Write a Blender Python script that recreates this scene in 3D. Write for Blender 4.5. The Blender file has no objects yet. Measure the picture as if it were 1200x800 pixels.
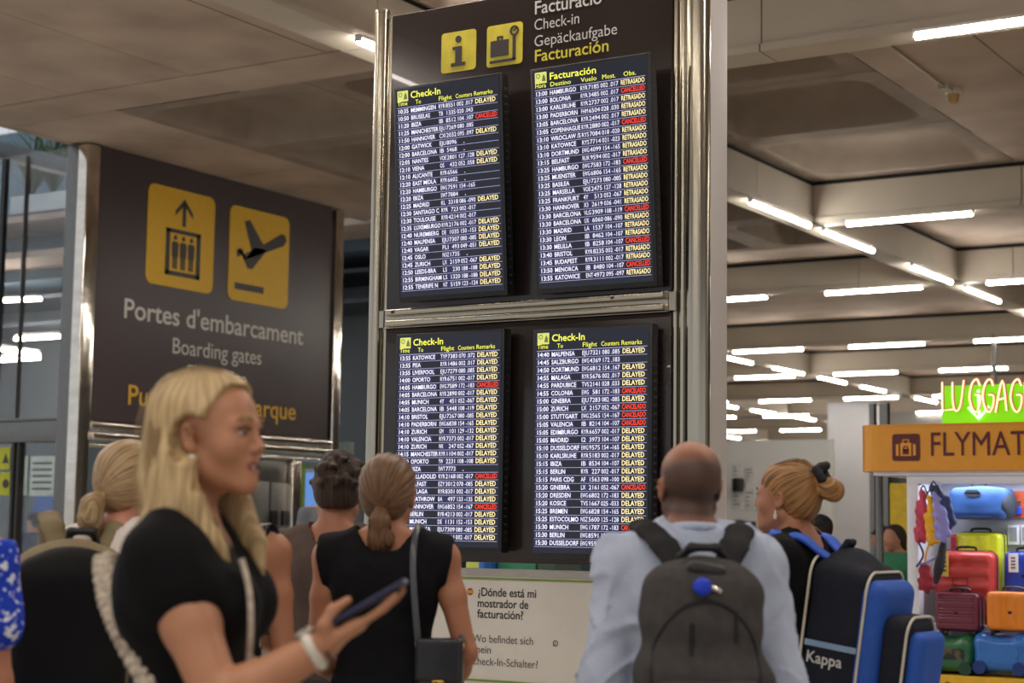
import bpy, bmesh, math, random
import numpy as np
from mathutils import Matrix, Vector, Euler
random.seed(7); RNG = np.random.RandomState(7)
S = bpy.context.scene
COL = S.collection
PI = math.pi
# ------------------------------------------------------------------ camera
YAW, PITCH, ROLL, CZ, FPX = math.radians(32), math.radians(6.15), math.radians(0.8), 1.45, 2050.0
F0 = np.array([-math.sin(YAW), math.cos(YAW), 0]); R0 = np.array([math.cos(YAW), math.sin(YAW), 0]); U0 = np.array([0, 0, 1.])
FW = F0*math.cos(PITCH)+U0*math.sin(PITCH); UP_ = U0*math.cos(PITCH)-F0*math.sin(PITCH)
RT = R0*math.cos(ROLL)+UP_*math.sin(ROLL); UP = UP_*math.cos(ROLL)-R0*math.sin(ROLL)
CAM = np.array([0, 0, CZ])
cam = bpy.data.cameras.new('camera'); camo = bpy.data.objects.new('camera', cam); COL.objects.link(camo)
m4 = Matrix.Identity(4)
for i in range(3):
    m4[i][0] = RT[i]; m4[i][1] = UP[i]; m4[i][2] = -FW[i]; m4[i][3] = CAM[i]
camo.matrix_world = m4
cam.sensor_width = 36; cam.lens = FPX/1200*36; cam.clip_end = 400
cam.dof.use_dof = True; cam.dof.focus_distance = 7.9; cam.dof.aperture_fstop = 3.2
S.camera = camo
# ------------------------------------------------------------------ world, exposure, large lights
w = bpy.data.worlds.new('world'); S.world = w; w.use_nodes = True
bg = w.node_tree.nodes['Background']; bg.inputs[0].default_value = (0.90, 0.94, 1.0, 1); bg.inputs[1].default_value = 0.7
S.view_settings.view_transform = 'Standard'; S.view_settings.look = 'None'
S.view_settings.exposure = 0.0; S.view_settings.gamma = 1.0
try: S.view_settings.use_curve_mapping = False
except Exception: pass
def area(name, loc, sx, sy, power, col=(1, .93, .84)):
    l = bpy.data.lights.new(name, 'AREA'); l.shape = 'RECTANGLE'; l.size = sx; l.size_y = sy; l.energy = power; l.color = col
    o = bpy.data.objects.new(name, l); o.location = loc; COL.objects.link(o); return o
# the rows of tube lights that go on over and behind the photographer
for yy in (6.4, 1.0, -5.0):
    area('lamp_row', (-1.5, yy, 5.02), 9.0, .12, 165)
area('lamp_row', (-7.8, 5.0, 5.02), .12, 7.0, 110)
area('lamp_row', (-11.5, 8.0, 5.3), .12, 9.0, 230)
area('lamp_row', (4.5, 15.0, 5.02), 8.0, .12, 220)
TUBE = 60.0

# ------------------------------------------------------------------ pixel -> place helpers
def ray(px, py): return FW+RT*(px-600)/FPX-UP*(py-400)/FPX
def onz(px, py, z): d = ray(px, py); return CAM+d*((z-CZ)/d[2])
def onx(px, py, x): d = ray(px, py); return CAM+d*(x/d[0])
def ony(px, py, y): d = ray(px, py); return CAM+d*(y/d[1])
def ground(px, t): p = CAM+t*(F0+R0*(px-600)/FPX); return (float(p[0]), float(p[1]))

# ------------------------------------------------------------------ materials
def lin(c):
    r = []
    for v in c:
        v = v/255.0
        r.append(v/12.92 if v <= .04045 else ((v+.055)/1.055)**2.4)
    return tuple(r)+(1,)
MATS = {}
def mat(name, col, rough=.5, metal=0.0, var=.12, scale=12, bump=0.0, bscale=60, emit=0.0, ecol=None, stretch=(1, 1, 1), spec=.5, trans=0.0, col2=None, thr=None, alpha=1.0, coat=0.0, sss=0.0, attr=None, detail=3):
    if name in MATS: return MATS[name]
    m = bpy.data.materials.new(name); m.use_nodes = True; MATS[name] = m
    nt = m.node_tree; N = nt.nodes; L = nt.links; b = N['Principled BSDF']
    b.inputs['Roughness'].default_value = rough; b.inputs['Metallic'].default_value = metal
    b.inputs['Specular IOR Level'].default_value = spec
    b.inputs['Transmission Weight'].default_value = trans
    b.inputs['Coat Weight'].default_value = coat
    b.inputs['Alpha'].default_value = alpha
    if sss: b.inputs['Subsurface Weight'].default_value = sss; b.inputs['Subsurface Radius'].default_value = (.012, .005, .003); b.inputs['Subsurface Scale'].default_value = 1.0
    c = lin(col)
    if attr:
        tc = N.new('ShaderNodeAttribute'); tc.attribute_name = attr; src = tc.outputs['Vector']
    else:
        tc = N.new('ShaderNodeTexCoord'); src = tc.outputs['Object']
    mp = N.new('ShaderNodeMapping'); mp.inputs['Scale'].default_value = stretch; L.new(src, mp.inputs[0])
    nz = N.new('ShaderNodeTexNoise'); nz.inputs['Scale'].default_value = scale; nz.inputs['Detail'].default_value = detail; L.new(mp.outputs[0], nz.inputs['Vector'])
    rp = N.new('ShaderNodeValToRGB')
    if col2 is not None:
        lo, hi = thr if thr else (.4, .6)
        rp.color_ramp.elements[0].position = lo; rp.color_ramp.elements[1].position = hi
        rp.color_ramp.elements[0].color = c; rp.color_ramp.elements[1].color = lin(col2)
    else:
        rp.color_ramp.elements[0].position = .3; rp.color_ramp.elements[1].position = .7
        rp.color_ramp.elements[0].color = tuple(v*(1-var) for v in c[:3])+(1,); rp.color_ramp.elements[1].color = tuple(min(1, v*(1+var)) for v in c[:3])+(1,)
    L.new(nz.outputs['Fac'], rp.inputs[0]); L.new(rp.outputs[0], b.inputs['Base Color'])
    if bump:
        n2 = N.new('ShaderNodeTexNoise'); n2.inputs['Scale'].default_value = bscale; n2.inputs['Detail'].default_value = 4; L.new(mp.outputs[0], n2.inputs['Vector'])
        bp = N.new('ShaderNodeBump'); bp.inputs['Strength'].default_value = bump; bp.inputs['Distance'].default_value = .004; L.new(n2.outputs['Fac'], bp.inputs['Height']); L.new(bp.outputs[0], b.inputs['Normal'])
    if emit:
        b.inputs['Emission Color'].default_value = lin(ecol or col); b.inputs['Emission Strength'].default_value = emit
    return m

# ------------------------------------------------------------------ objects
def link(name, me, m=None, parent=None, kind=None, label=None):
    o = bpy.data.objects.new(name, me); COL.objects.link(o)
    if m is not None and me is not None:
        for q in (m if isinstance(m, (list, tuple)) else [m]):
            me.materials.append(q)
    if parent is not None: o.parent = parent
    if kind: o['kind'] = kind
    if label: o['label'] = label
    return o
def tag(o, label, cat, group=None):
    o['label'] = label; o['category'] = cat
    if group: o['group'] = group
    return o
def thing(name, label, cat, loc=(0, 0, 0), rz=0.0, group=None, rx=0.0):
    o = bpy.data.objects.new(name, None); COL.objects.link(o); o.empty_display_size = .1
    o.location = loc; o.rotation_euler = (rx, 0, rz)
    return tag(o, label, cat, group)
def copy_tree(o, parent=None):
    c = o.copy(); COL.objects.link(c)
    if parent is not None: c.parent = parent
    for ch in list(o.children): copy_tree(ch, c)
    return c

class MB:
    """collects shapes, then links them as one mesh"""
    def __init__(s): s.v = []; s.f = []; s.m = []; s.sm = []
    def add(s, v, f, mi=0, smooth=False):
        o = len(s.v); s.v.extend([tuple(map(float, p)) for p in v]); s.f.extend([tuple(i+o for i in q) for q in f]); s.m.extend([mi]*len(f)); s.sm.extend([smooth]*len(f)); return s
    def box(s, x0, x1, y0, y1, z0, z1, mi=0, bev=0.0):
        if bev <= 0:
            v = [(x, y, z) for z in (z0, z1) for y in (y0, y1) for x in (x0, x1)]
            return s.add(v, [(0, 2, 3, 1), (4, 5, 7, 6), (0, 1, 5, 4), (2, 6, 7, 3), (0, 4, 6, 2), (1, 3, 7, 5)], mi)
        b = bmesh.new(); bmesh.ops.create_cube(b, size=1)
        for q in b.verts: q.co = Vector(((x0+x1)/2+q.co.x*(x1-x0), (y0+y1)/2+q.co.y*(y1-y0), (z0+z1)/2+q.co.z*(z1-z0)))
        bev = min(bev, .49*min(x1-x0, y1-y0, z1-z0))
        bmesh.ops.bevel(b, geom=b.edges[:], offset=bev, segments=3, profile=.5, affect='EDGES')
        s.bm(b, mi, True); return s
    def bm(s, b, mi=0, smooth=False):
        b.verts.index_update(); s.add([q.co for q in b.verts], [[q.index for q in f.verts] for f in b.faces], mi, smooth); b.free(); return s
    def tube(s, pts, r, n=8, mi=0, closed=False, cap=True, flat=None):
        pts = [np.array(p, float) for p in pts]; N = len(pts); rr = r if hasattr(r, '__len__') else [r]*N
        V = []; up = np.array([.13, .27, .95])
        for i, p in enumerate(pts):
            a = pts[(i-1) % N] if (i > 0 or closed) else p; c = pts[(i+1) % N] if (i < N-1 or closed) else p
            t = c-a; t = t/(np.linalg.norm(t)+1e-9)
            if i == 0:
                u = np.cross(t, up); u /= np.linalg.norm(u)+1e-9
            else:
                u = u-t*(u@t); u /= np.linalg.norm(u)+1e-9
            w_ = np.cross(t, u)
            for k in range(n):
                an = 2*PI*k/n
                q = (u*math.cos(an)+w_*math.sin(an))*rr[i]
                if flat is not None: fv, ff = flat; q = q-np.array(fv)*(q@np.array(fv))*(1-ff)
                V.append(p+q)
        Fc = []
        for i in range(N if closed else N-1):
            j = (i+1) % N
            for k in range(n):
                l = (k+1) % n; Fc.append((i*n+k, i*n+l, j*n+l, j*n+k))
        if cap and not closed: Fc += [tuple(range(n))[::-1], tuple((N-1)*n+k for k in range(n))]
        return s.add(V, Fc, mi, True)
    def cyl(s, c, r, z0, z1, n=24, mi=0):
        return s.tube([(c[0], c[1], z0), (c[0], c[1], z1)], r, n, mi)
    def lathe(s, prof, n=20, c=(0, 0, 0), mi=0):
        V = []; 
        for (r, z) in prof:
            for k in range(n): V.append((c[0]+r*math.cos(2*PI*k/n), c[1]+r*math.sin(2*PI*k/n), c[2]+z))
        Fc = [(i*n+k, i*n+(k+1) % n, (i+1)*n+(k+1) % n, (i+1)*n+k) for i in range(len(prof)-1) for k in range(n)]
        Fc += [tuple(range(n))[::-1], tuple((len(prof)-1)*n+k for k in range(n))]
        return s.add(V, Fc, mi, True)
    def prism(s, poly, M, th=.004, mi=0):
        """poly: 2-D outline; M maps (u, v, w) -> xyz, front face at w=th"""
        n = len(poly)
        V = [M(u, v, th) for u, v in poly]+[M(u, v, 0) for u, v in poly]
        Fc = [tuple(range(n)), tuple(range(2*n-1, n-1, -1))]+[(i, i+n, (i+1) % n+n, (i+1) % n) for i in range(n)]
        return s.add(V, Fc, mi)
    def mesh(s, name='mesh'):
        me = bpy.data.meshes.new(name); me.from_pydata(s.v, [], s.f)
        me.polygons.foreach_set('material_index', s.m); me.polygons.foreach_set('use_smooth', s.sm); me.update()
        if any(s.sm):
            try: me.set_sharp_from_angle(angle=math.radians(40))
            except Exception: pass
        return me
    def build(s, name, m, parent=None, kind=None, label=None): return link(name, s.mesh(name), m, parent, kind, label)
def offm(o, loc):  # place a top-level mesh object
    o.location = loc; return o
def rrect(x0, y0, x1, y1, r, n=5):
    P = []
    for cx, cy, a in ((x1-r, y1-r, 0), (x0+r, y1-r, 90), (x0+r, y0+r, 180), (x1-r, y0+r, 270)):
        for k in range(n+1):
            t = math.radians(a+90*k/n); P.append((cx+r*math.cos(t), cy+r*math.sin(t)))
    return P
def disc(cx, cy, r, n=16): return [(cx+r*math.cos(2*PI*k/n), cy+r*math.sin(2*PI*k/n)) for k in range(n)]

# ------------------------------------------------------------------ text (built-in font, glyphs cached as flat meshes)
GL = {}
def prep_glyphs(chars):
    T = []
    for bold in (0, 1, 2, 3):
        def tx(st):
            c = bpy.data.curves.new('g', 'FONT'); c.body = st; c.size = 1; c.resolution_u = 2 if bold < 2 else 6; c.offset = .011 if bold % 2 else 0.0
            o = bpy.data.objects.new('g', c); COL.objects.link(o); return o
        T.append((bold, '||', tx('||')))
        for ch in chars: T.append((bold, ch, tx(ch))); T.append((bold, '|'+ch+'|', tx('|'+ch+'|')))
    dg = bpy.context.evaluated_depsgraph_get(); R = {}
    for bold, k, o in T:
        me = bpy.data.meshes.new_from_object(o.evaluated_get(dg))
        v = np.array([q.co[:2] for q in me.vertices]).reshape(-1, 2); f = [tuple(p.vertices) for p in me.polygons]
        R[(bold, k)] = (v, f); bpy.data.meshes.remove(me)
    for bold, k, o in T:
        c = o.data; bpy.data.objects.remove(o); bpy.data.curves.remove(c)
    wd = lambda v: (v[:, 0].max()-v[:, 0].min()) if len(v) else 0
    for bold in (0, 1, 2, 3):
        base = wd(R[(bold, '||')][0])
        for ch in chars: GL[(bold, ch)] = R[(bold, ch)]+(wd(R[(bold, '|'+ch+'|')][0])-base,)
def text_w(st, bold=0): return sum(GL[(bold, c)][2] for c in st)
CAP = .72
def put_text(mb, st, M, x, y, cap, width=None, bold=0, mi=0, w=.002, xs=1.0):
    """text with baseline at (x, y) in the plane M, capitals 'cap' high, squeezed to 'width' if given"""
    size = cap/CAP; W = text_w(st, bold)
    sx = size*xs if width is None else width/max(W, 1e-6)
    pen = x
    for c in st:
        v, f, ad = GL[(bold, c)]
        if len(v): mb.add([M(pen+a*sx, y+b*size, w) for a, b in v], f, mi)
        pen += ad*sx
    return pen
def words(st, x, cap, width, bold):
    k = width/text_w(st, bold) if width else cap/CAP; pen = x; out = []
    for w_ in st.split(' '):
        ww = text_w(w_, bold)*k; out.append((w_, pen, ww)); pen += ww+GL[(bold, ' ')][2]*k
    return out
prep_glyphs([chr(i) for i in range(33, 127) if chr(i) != '|']+[' ', 'ó', 'á', 'é', 'ä', '¿', '·'])
CAP = float(GL[(0, 'H')][0][:, 1].max())

# ------------------------------------------------------------------ SDF modeller (organic shapes)
class SDF:
    def __init__(s): s.ops = []; s.R = np.eye(3); s.o = np.zeros(3); s.sc = 1.0
    def frame(s, R=None, o=None, sc=1.0): s.R = np.eye(3) if R is None else np.array(R, float); s.o = np.zeros(3) if o is None else np.array(o, float); s.sc = sc; return s
    def T(s, p): return s.R@(np.array(p, float)*s.sc)+s.o
    def ell(s, c, r, rot=None, k=.02, op='u'):
        r = np.array(r, float)*s.sc; R = s.R if rot is None else s.R@np.array(rot); s.ops.append(('e', s.T(c), r, R, k*s.sc, op, r.max())); return s
    def cap(s, a, b, ra, rb, k=.02, op='u', flat=None):
        fl = None if flat is None else (s.R@(np.array(flat[0], float)/np.linalg.norm(flat[0])), flat[1])
        s.ops.append(('c', s.T(a), s.T(b), ra*s.sc, rb*s.sc, fl, k*s.sc, op)); return s
    def rbox(s, c, h, r, rot=None, k=.02, op='u'):
        R = s.R if rot is None else s.R@np.array(rot); s.ops.append(('b', s.T(c), np.array(h, float)*s.sc, r*s.sc, R, k*s.sc, op)); return s
    def chain(s, pts, rs, k=.02, flat=None):
        for i in range(len(pts)-1): s.cap(pts[i], pts[i+1], rs[i], rs[i+1], k, 'u', flat)
        return s
    def fn(s, f): s.ops.append(('f', f)); return s      # f(P, F) -> F over the whole grid (used for clips and folds)
    def bounds(s, o):
        if o[0] == 'e': return o[1]-o[6], o[1]+o[6]
        if o[0] == 'c': r = max(o[3], o[4]); return np.minimum(o[1], o[2])-r, np.maximum(o[1], o[2])+r
        if o[0] == 'b': r = np.linalg.norm(o[2])+o[3]; return o[1]-r, o[1]+r
    def mesh(s, h, name='m', lo=None, hi=None):
        bb = [s.bounds(o) for o in s.ops if o[0] != 'f' and o[-1 if o[0] != 'e' else 5] == 'u']
        mn = np.min([b[0] for b in bb], 0)-3*h; mx = np.max([b[1] for b in bb], 0)+3*h
        if lo is not None: mn = np.maximum(mn, np.array(lo)-3*h)
        if hi is not None: mx = np.minimum(mx, np.array(hi)+3*h)
        n = np.ceil((mx-mn)/h).astype(int)+1
        Fd = np.full(n, .5, np.float32)
        for o in s.ops:
            if o[0] == 'f':
                ax = [mn[i]+h*np.arange(n[i], dtype=np.float32) for i in range(3)]
                P = (ax[0][:, None, None], ax[1][None, :, None], ax[2][None, None, :])
                Fd = np.asarray(o[1](P, Fd), np.float32); continue
            k = o[4] if o[0] == 'e' else (o[6] if o[0] == 'c' else o[5]); op = o[5] if o[0] == 'e' else (o[7] if o[0] == 'c' else o[6])
            b0, b1 = s.bounds(o); mg = k+3*h
            i0 = np.clip(np.floor((b0-mg-mn)/h).astype(int), 0, n); i1 = np.clip(np.ceil((b1+mg-mn)/h).astype(int)+1, 0, n)
            if (i1 <= i0).any(): continue
            ax = [(mn[i]+h*np.arange(i0[i], i1[i])).astype(np.float32) for i in range(3)]
            X = [ax[0][:, None, None], ax[1][None, :, None], ax[2][None, None, :]]
            if o[0] == 'e':
                c, r, R = o[1], o[2], o[3]
                D = [X[i]-c[i] for i in range(3)]
                q = [(D[0]*R[0, j]+D[1]*R[1, j]+D[2]*R[2, j]) for j in range(3)]
                k0 = np.sqrt(sum((q[j]/r[j])**2 for j in range(3))); k1 = np.sqrt(sum((q[j]/r[j]**2)**2 for j in range(3)))+1e-6
                d = k0*(k0-1)/k1
            elif o[0] == 'c':
                a, b_, ra, rb, fl = o[1], o[2], o[3], o[4], o[5]
                ab = b_-a; L2 = ab@ab+1e-12
                D = [X[i]-a[i] for i in range(3)]
                t = np.clip((D[0]*ab[0]+D[1]*ab[1]+D[2]*ab[2])/L2, 0, 1)
                q = [D[i]-t*ab[i] for i in range(3)]
                if fl is not None:
                    f_, sq = fl; dd = q[0]*f_[0]+q[1]*f_[1]+q[2]*f_[2]
                    q = [q[i]+f_[i]*dd*(1/sq-1) for i in range(3)]
                d = np.sqrt(q[0]**2+q[1]**2+q[2]**2)-(ra+(rb-ra)*t)
                if fl is not None: d = d*(.5+.5*fl[1])
            else:
                c, hh, r, R = o[1], o[2], o[3], o[4]
                D = [X[i]-c[i] for i in range(3)]
                q = [np.abs(D[0]*R[0, j]+D[1]*R[1, j]+D[2]*R[2, j])-hh[j]+r for j in range(3)]
                d = np.sqrt(sum(np.maximum(v, 0)**2 for v in q))+np.minimum(np.maximum(np.maximum(q[0], q[1]), q[2]), 0)-r
            sl = tuple(slice(i0[i], i1[i]) for i in range(3)); A = Fd[sl]
            if op == 'u': hh_ = np.maximum(k-np.abs(A-d), 0)/max(k, 1e-6); Fd[sl] = np.minimum(A, d)-hh_*hh_*k*.25
            else: hh_ = np.maximum(k-np.abs(A+d), 0)/max(k, 1e-6); Fd[sl] = np.maximum(A, -d)+hh_*hh_*k*.25
        return nets(Fd, mn, h, name)
def nets(Fd, mn, h, name):
    Fd[0], Fd[-1] = .5, .5; Fd[:, 0] = .5; Fd[:, -1] = .5; Fd[:, :, 0] = .5; Fd[:, :, -1] = .5
    I = Fd < 0; n = np.array(Fd.shape)
    c = I[:-1, :-1, :-1].astype(np.int8)
    for dx, dy, dz in [(0, 0, 1), (0, 1, 0), (0, 1, 1), (1, 0, 0), (1, 0, 1), (1, 1, 0), (1, 1, 1)]:
        c += I[dx:n[0]-1+dx, dy:n[1]-1+dy, dz:n[2]-1+dz]
    cells = np.argwhere((c > 0) & (c < 8))
    if len(cells) == 0: return bpy.data.meshes.new(name)
    idx = np.full(tuple(n-1), -1, np.int32); idx[tuple(cells.T)] = np.arange(len(cells))
    off = np.array([(a, b, d) for a in (0, 1) for b in (0, 1) for d in (0, 1)])
    val = np.stack([Fd[cells[:, 0]+o[0], cells[:, 1]+o[1], cells[:, 2]+o[2]] for o in off], 1)
    acc = np.zeros((len(cells), 3)); cnt = np.zeros(len(cells))
    for i in range(8):
        for j in range(i+1, 8):
            if np.abs(off[i]-off[j]).sum() == 1:
                a, b = val[:, i], val[:, j]; mk = (a < 0) != (b < 0)
                t = np.where(mk, a/np.where(mk, a-b, 1), 0)
                acc += np.where(mk[:, None], off[i]+(off[j]-off[i])*t[:, None], 0); cnt += mk
    V = (cells+acc/cnt[:, None])*h+mn
    Q = []
    for ax in range(3):
        a1, a2 = [(1, 2), (2, 0), (0, 1)][ax]
        A = np.take(I, range(n[ax]-1), ax); B = np.take(I, range(1, n[ax]), ax)
        e = np.argwhere(A != B); e = e[(e[:, a1] > 0) & (e[:, a2] > 0) & (e[:, a1] < n[a1]-1) & (e[:, a2] < n[a2]-1)]
        ins = A[tuple(e.T)]
        def g(d1, d2):
            q = e.copy(); q[:, a1] -= d1; q[:, a2] -= d2; return idx[tuple(q.T)]
        q = np.stack([g(1, 1), g(0, 1), g(0, 0), g(1, 0)], 1)
        q[~ins] = q[~ins][:, ::-1]; Q.append(q)
    Q = np.concatenate(Q); Q = Q[(Q >= 0).all(1)]
    # light relaxation keeps the grid from showing
    for it in range(2):
        sm = np.zeros_like(V); ct = np.zeros(len(V))
        for a, b in ((0, 1), (1, 2), (2, 3), (3, 0)):
            np.add.at(sm, Q[:, a], V[Q[:, b]]); np.add.at(ct, Q[:, a], 1)
        V = V*.5+.5*sm/np.maximum(ct, 1)[:, None]
    me = bpy.data.meshes.new(name)
    me.vertices.add(len(V)); me.vertices.foreach_set('co', V.astype(np.float32).ravel())
    me.loops.add(len(Q)*4); me.loops.foreach_set('vertex_index', Q.astype(np.int32).ravel())
    me.polygons.add(len(Q)); me.polygons.foreach_set('loop_start', np.arange(0, len(Q)*4, 4, dtype=np.int32)); me.polygons.foreach_set('loop_total', np.full(len(Q), 4, np.int32))
    me.polygons.foreach_set('use_smooth', np.ones(len(Q), bool)); me.update(calc_edges=True); me.validate()
    return me
def verts(me): a = np.empty(len(me.vertices)*3, np.float32); me.vertices.foreach_get('co', a); return a.reshape(-1, 3)
def set_attr(me, name, A):
    at = me.attributes.new(name, 'FLOAT_VECTOR', 'POINT'); at.data.foreach_set('vector', np.asarray(A, np.float32).ravel())
def rot(yaw=0, pitch=0, roll=0):
    """yaw left+, pitch up+, roll"""
    a, b, c = map(math.radians, (yaw, pitch, roll))
    Rz = np.array([[math.cos(a), -math.sin(a), 0], [math.sin(a), math.cos(a), 0], [0, 0, 1]])
    Rx = np.array([[1, 0, 0], [0, math.cos(b), -math.sin(b)], [0, math.sin(b), math.cos(b)]])
    Ry = np.array([[math.cos(c), 0, math.sin(c)], [0, 1, 0], [-math.sin(c), 0, math.cos(c)]])
    return Rz@Rx@Ry
def part(mb, name, m, root, label=None, kind=None):
    """mb in world coordinates, root an unrotated thing"""
    l = np.array(root.location)
    mb.v = [(a-l[0], b-l[1], c-l[2]) for a, b, c in mb.v]
    return mb.build(name, m, root, kind, label)
# ------------------------------------------------------------------ base materials
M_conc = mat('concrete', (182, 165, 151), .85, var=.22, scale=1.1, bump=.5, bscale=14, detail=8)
M_conc2 = mat('concrete_pan_shaded', (146, 132, 120), .9, var=.14, scale=2.2, bump=.5, bscale=20, detail=8)  # coffer concrete, darker than the slab: shade of the recesses put into its colour
M_fascia = mat('fascia_cream', (186, 177, 163), .55, var=.04, scale=2)
M_lip = mat('fascia_lip', (180, 171, 158), .5, var=.04)
M_gap = mat('shadow_gap', (30, 28, 26), .9)
M_floor = mat('terrazzo', (188, 180, 168), .22, var=.12, scale=40, bump=.02)
M_tube = mat('tube_glow', (255, 250, 242), .4, emit=TUBE, ecol=(255, 247, 235))
M_house = mat('white_housing', (215, 212, 206), .4)
M_chrome = mat('brushed_steel', (176, 167, 150), .2, 1.0, var=.05, scale=6, stretch=(30, 30, .3))
M_alu = mat('aluminium', (122, 121, 119), .35, .9, var=.05)
M_white = mat('painted_white', (186, 178, 174), .45, var=.02, scale=3)
M_black = mat('black_plastic', (22, 22, 24), .35, var=.05)
M_glass = mat('glass', (225, 235, 232), .04, trans=1.0, var=.0, alpha=.12)
M_wallg = mat('grey_wall', (150, 147, 143), .6, var=.05, scale=1)
M_wallw = mat('white_partition', (232, 231, 228), .55, var=.03, scale=1)
M_colw = mat('pale_column', (196, 197, 203), .5, var=.03, scale=1)
ZC = 5.6; ZB = 5.1
def struct(mb, name, m): return mb.build(name, m, None, 'structure')
# floor
fl = MB()
fl.box(-60, 30, -14, 90, -.1, 0); struct(fl, 'floor', M_floor)
# ------------------------------------------------------------------ ceiling
ce = MB(); ce.box(-13.9, 30, -14, 90, 6.15, 6.25); ce.box(-60, -13.9, 18.9, 90, 6.15, 6.25)
ce.box(-14.2, -14.12, -14, 18.9, 5.6, 6.25); ce.box(-14.12, -13.9, -14, 18.9, 6.15, 6.25)
CEIL = struct(ce, 'ceiling', M_conc)
def cpanel(x0, x1, y0, y1, name='concrete_panel', g=.007):
    b = MB(); b.box(x0+g, x1-g, y0+g, y1-g, ZC+random.uniform(-.004, .004), ZC+.12); return b.build(name, M_conc, CEIL)
def coffer_mesh(wx, wy, rim=.2, depth=.34):
    b = MB(); n = 8
    def ring(mx, r, z): return [(x, y, z) for x, y in rrect(-wx/2+mx, -wy/2+mx, wx/2-mx, wy/2-mx, r, n)]
    # outer square ring matched to the rounded rings
    inner = ring(rim, .22, 0)
    outer = []
    for (x, y, z) in inner:
        s_ = max(abs(x)/(wx/2-rim), abs(y)/(wy/2-rim)); outer.append((max(-wx/2+.004, min(wx/2-.004, x/s_*(wx/2)/(wx/2-rim))), max(-wy/2+.004, min(wy/2-.004, y/s_*(wy/2)/(wy/2-rim))), 0))
    rings = [outer, inner, ring(rim+.02, .22, .02), ring(rim+.06, .25, depth*.45), ring(rim+.14, .3, depth*.85), ring(rim+.26, .34, depth)]
    V = [p for r in rings for p in r]; N = len(inner)
    F = [(i*N+k, (i+1)*N+k, (i+1)*N+(k+1) % N, i*N+(k+1) % N) for i in range(5) for k in range(N)]
    F.append(tuple(5*N+k for k in range(N))[::-1])
    b.add(V, F, 0, True)
    return b.mesh('coffer')
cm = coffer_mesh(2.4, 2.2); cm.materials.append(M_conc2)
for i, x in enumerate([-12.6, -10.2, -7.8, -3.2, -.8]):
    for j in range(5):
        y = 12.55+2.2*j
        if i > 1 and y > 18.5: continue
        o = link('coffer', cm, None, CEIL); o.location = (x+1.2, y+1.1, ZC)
def fill(x0, x1, y0, y1, dx, dy):
    nx = max(1, round((x1-x0)/dx)); ny = max(1, round((y1-y0)/dy))
    for i in range(nx):
        for j in range(ny):
            cpanel(x0+(x1-x0)*i/nx, x0+(x1-x0)*(i+1)/nx, y0+(y1-y0)*j/ny, y0+(y1-y0)*(j+1)/ny)
fill(-14.12, -7.8, -2, 11.85, 1.58, 2.77)      # flat slab over the left
fill(-14.12, -7.8, 11.87, 12.55, 3.1, .7)     # rib before the coffers
fill(-14.12, -12.6, 12.55, 18.8, 1.5, 3.1)
fill(-13.9, -12.6, 18.8, 24.5, 1.3, 2.9)
fill(-12.6, -7.8, 23.55, 24.55, 4.8, 1)
fill(-5.4, -3.2, 11.0, 19.1, 1.1, 2.7)       # flat band with the conduit
fill(-7.8, -5.4, 11.0, 12.55, 2.4, 1.5); fill(-3.2, 4, 11.0, 12.55, 3.6, 1.5); fill(1.6, 6, 12.55, 19.1, 2.2, 3.2)
fill(-7.8, 6, 19.15, 24.55, 3.4, 2.7)
fill(-7.8, 6, -2, 11.0, 3.45, 3.25)
b = MB(); b.box(-34, 12, 24.6, 90, ZC, ZC+.1); b.box(-34, -13.9, 19, 24.6, ZC, ZC+.1); b.build('far_soffit', M_conc, CEIL)
# conduit and detector on the flat band
pz = ZC-.02
P0, P1 = onz(1038, 50, ZC-.02), onz(1106, 101, ZC-.02)
b = MB(); b.tube([P0, P1], .014, 6); b.box(P1[0]-.05, P1[0]+.05, P1[1]-.02, P1[1]+.12, ZC-.05, ZC); b.build('conduit', M_lip, CEIL)
dt = thing('smoke_detector', 'small white smoke detector with amber cap on the pinkish concrete ceiling band', 'detector', (float(P1[0]+.02), float(P1[1]+.22), ZC-.14))
b = MB(); b.lathe([(.045, 0.09), (.075, .1), (.075, .14)], 20); b.build('mounting', M_house, dt)
b = MB(); b.lathe([(.02, 0.0), (.045, .02), (.055, .09)], 20); b.build('sensor_head', mat('amber_cap', (176, 140, 92), .5), dt)
# ------------------------------------------------------------------ fascia beams
def beam(axis, c, a0, a1, near):
    """axis 'x': beam along x at y=c; 'y': beam along y at x=c. Its lit face looks at the camera side."""
    root = MB(); w_ = .14
    def bx(mb, s0, s1, n0, n1, z0, z1):
        if axis == 'x': mb.box(s0, s1, n0, n1, z0, z1)
        else: mb.box(n0, n1, s0, s1, z0, z1)
    sgn = -1 if axis == 'x' else 1          # outward side of the face
    c0, c1 = (c, c+w_*2) if axis == 'x' else (c-w_*2, c)
    bx(root, a0, a1, c0+.03, c1-.03, ZB+.06, ZC+.03)
    r = struct(root, 'beam', M_gap)
    step = 2.44 if near else 9.8; g = .006 if near else .0; n = max(1, round((a1-a0)/step))
    for i in range(n):
        s0, s1 = a0+(a1-a0)*i/n+g, a0+(a1-a0)*(i+1)/n-g
        p = MB(); bx(p, s0, s1, c0, c1, ZB+.07, ZC-.055)
        bx(p, s0, s1, c0-.035, c1+.035, ZB, ZB+.06)
        p.build('fascia_panel', M_fascia, r)
    return r
AX = [(-7.8, -6, 24.6, 1), (-7.8, 24.9, 62, 0), (-15.3, 24.9, 72, 0), (-21.2, 24.9, 72, 0), (-28.0, 24.9, 72, 0)]
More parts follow.
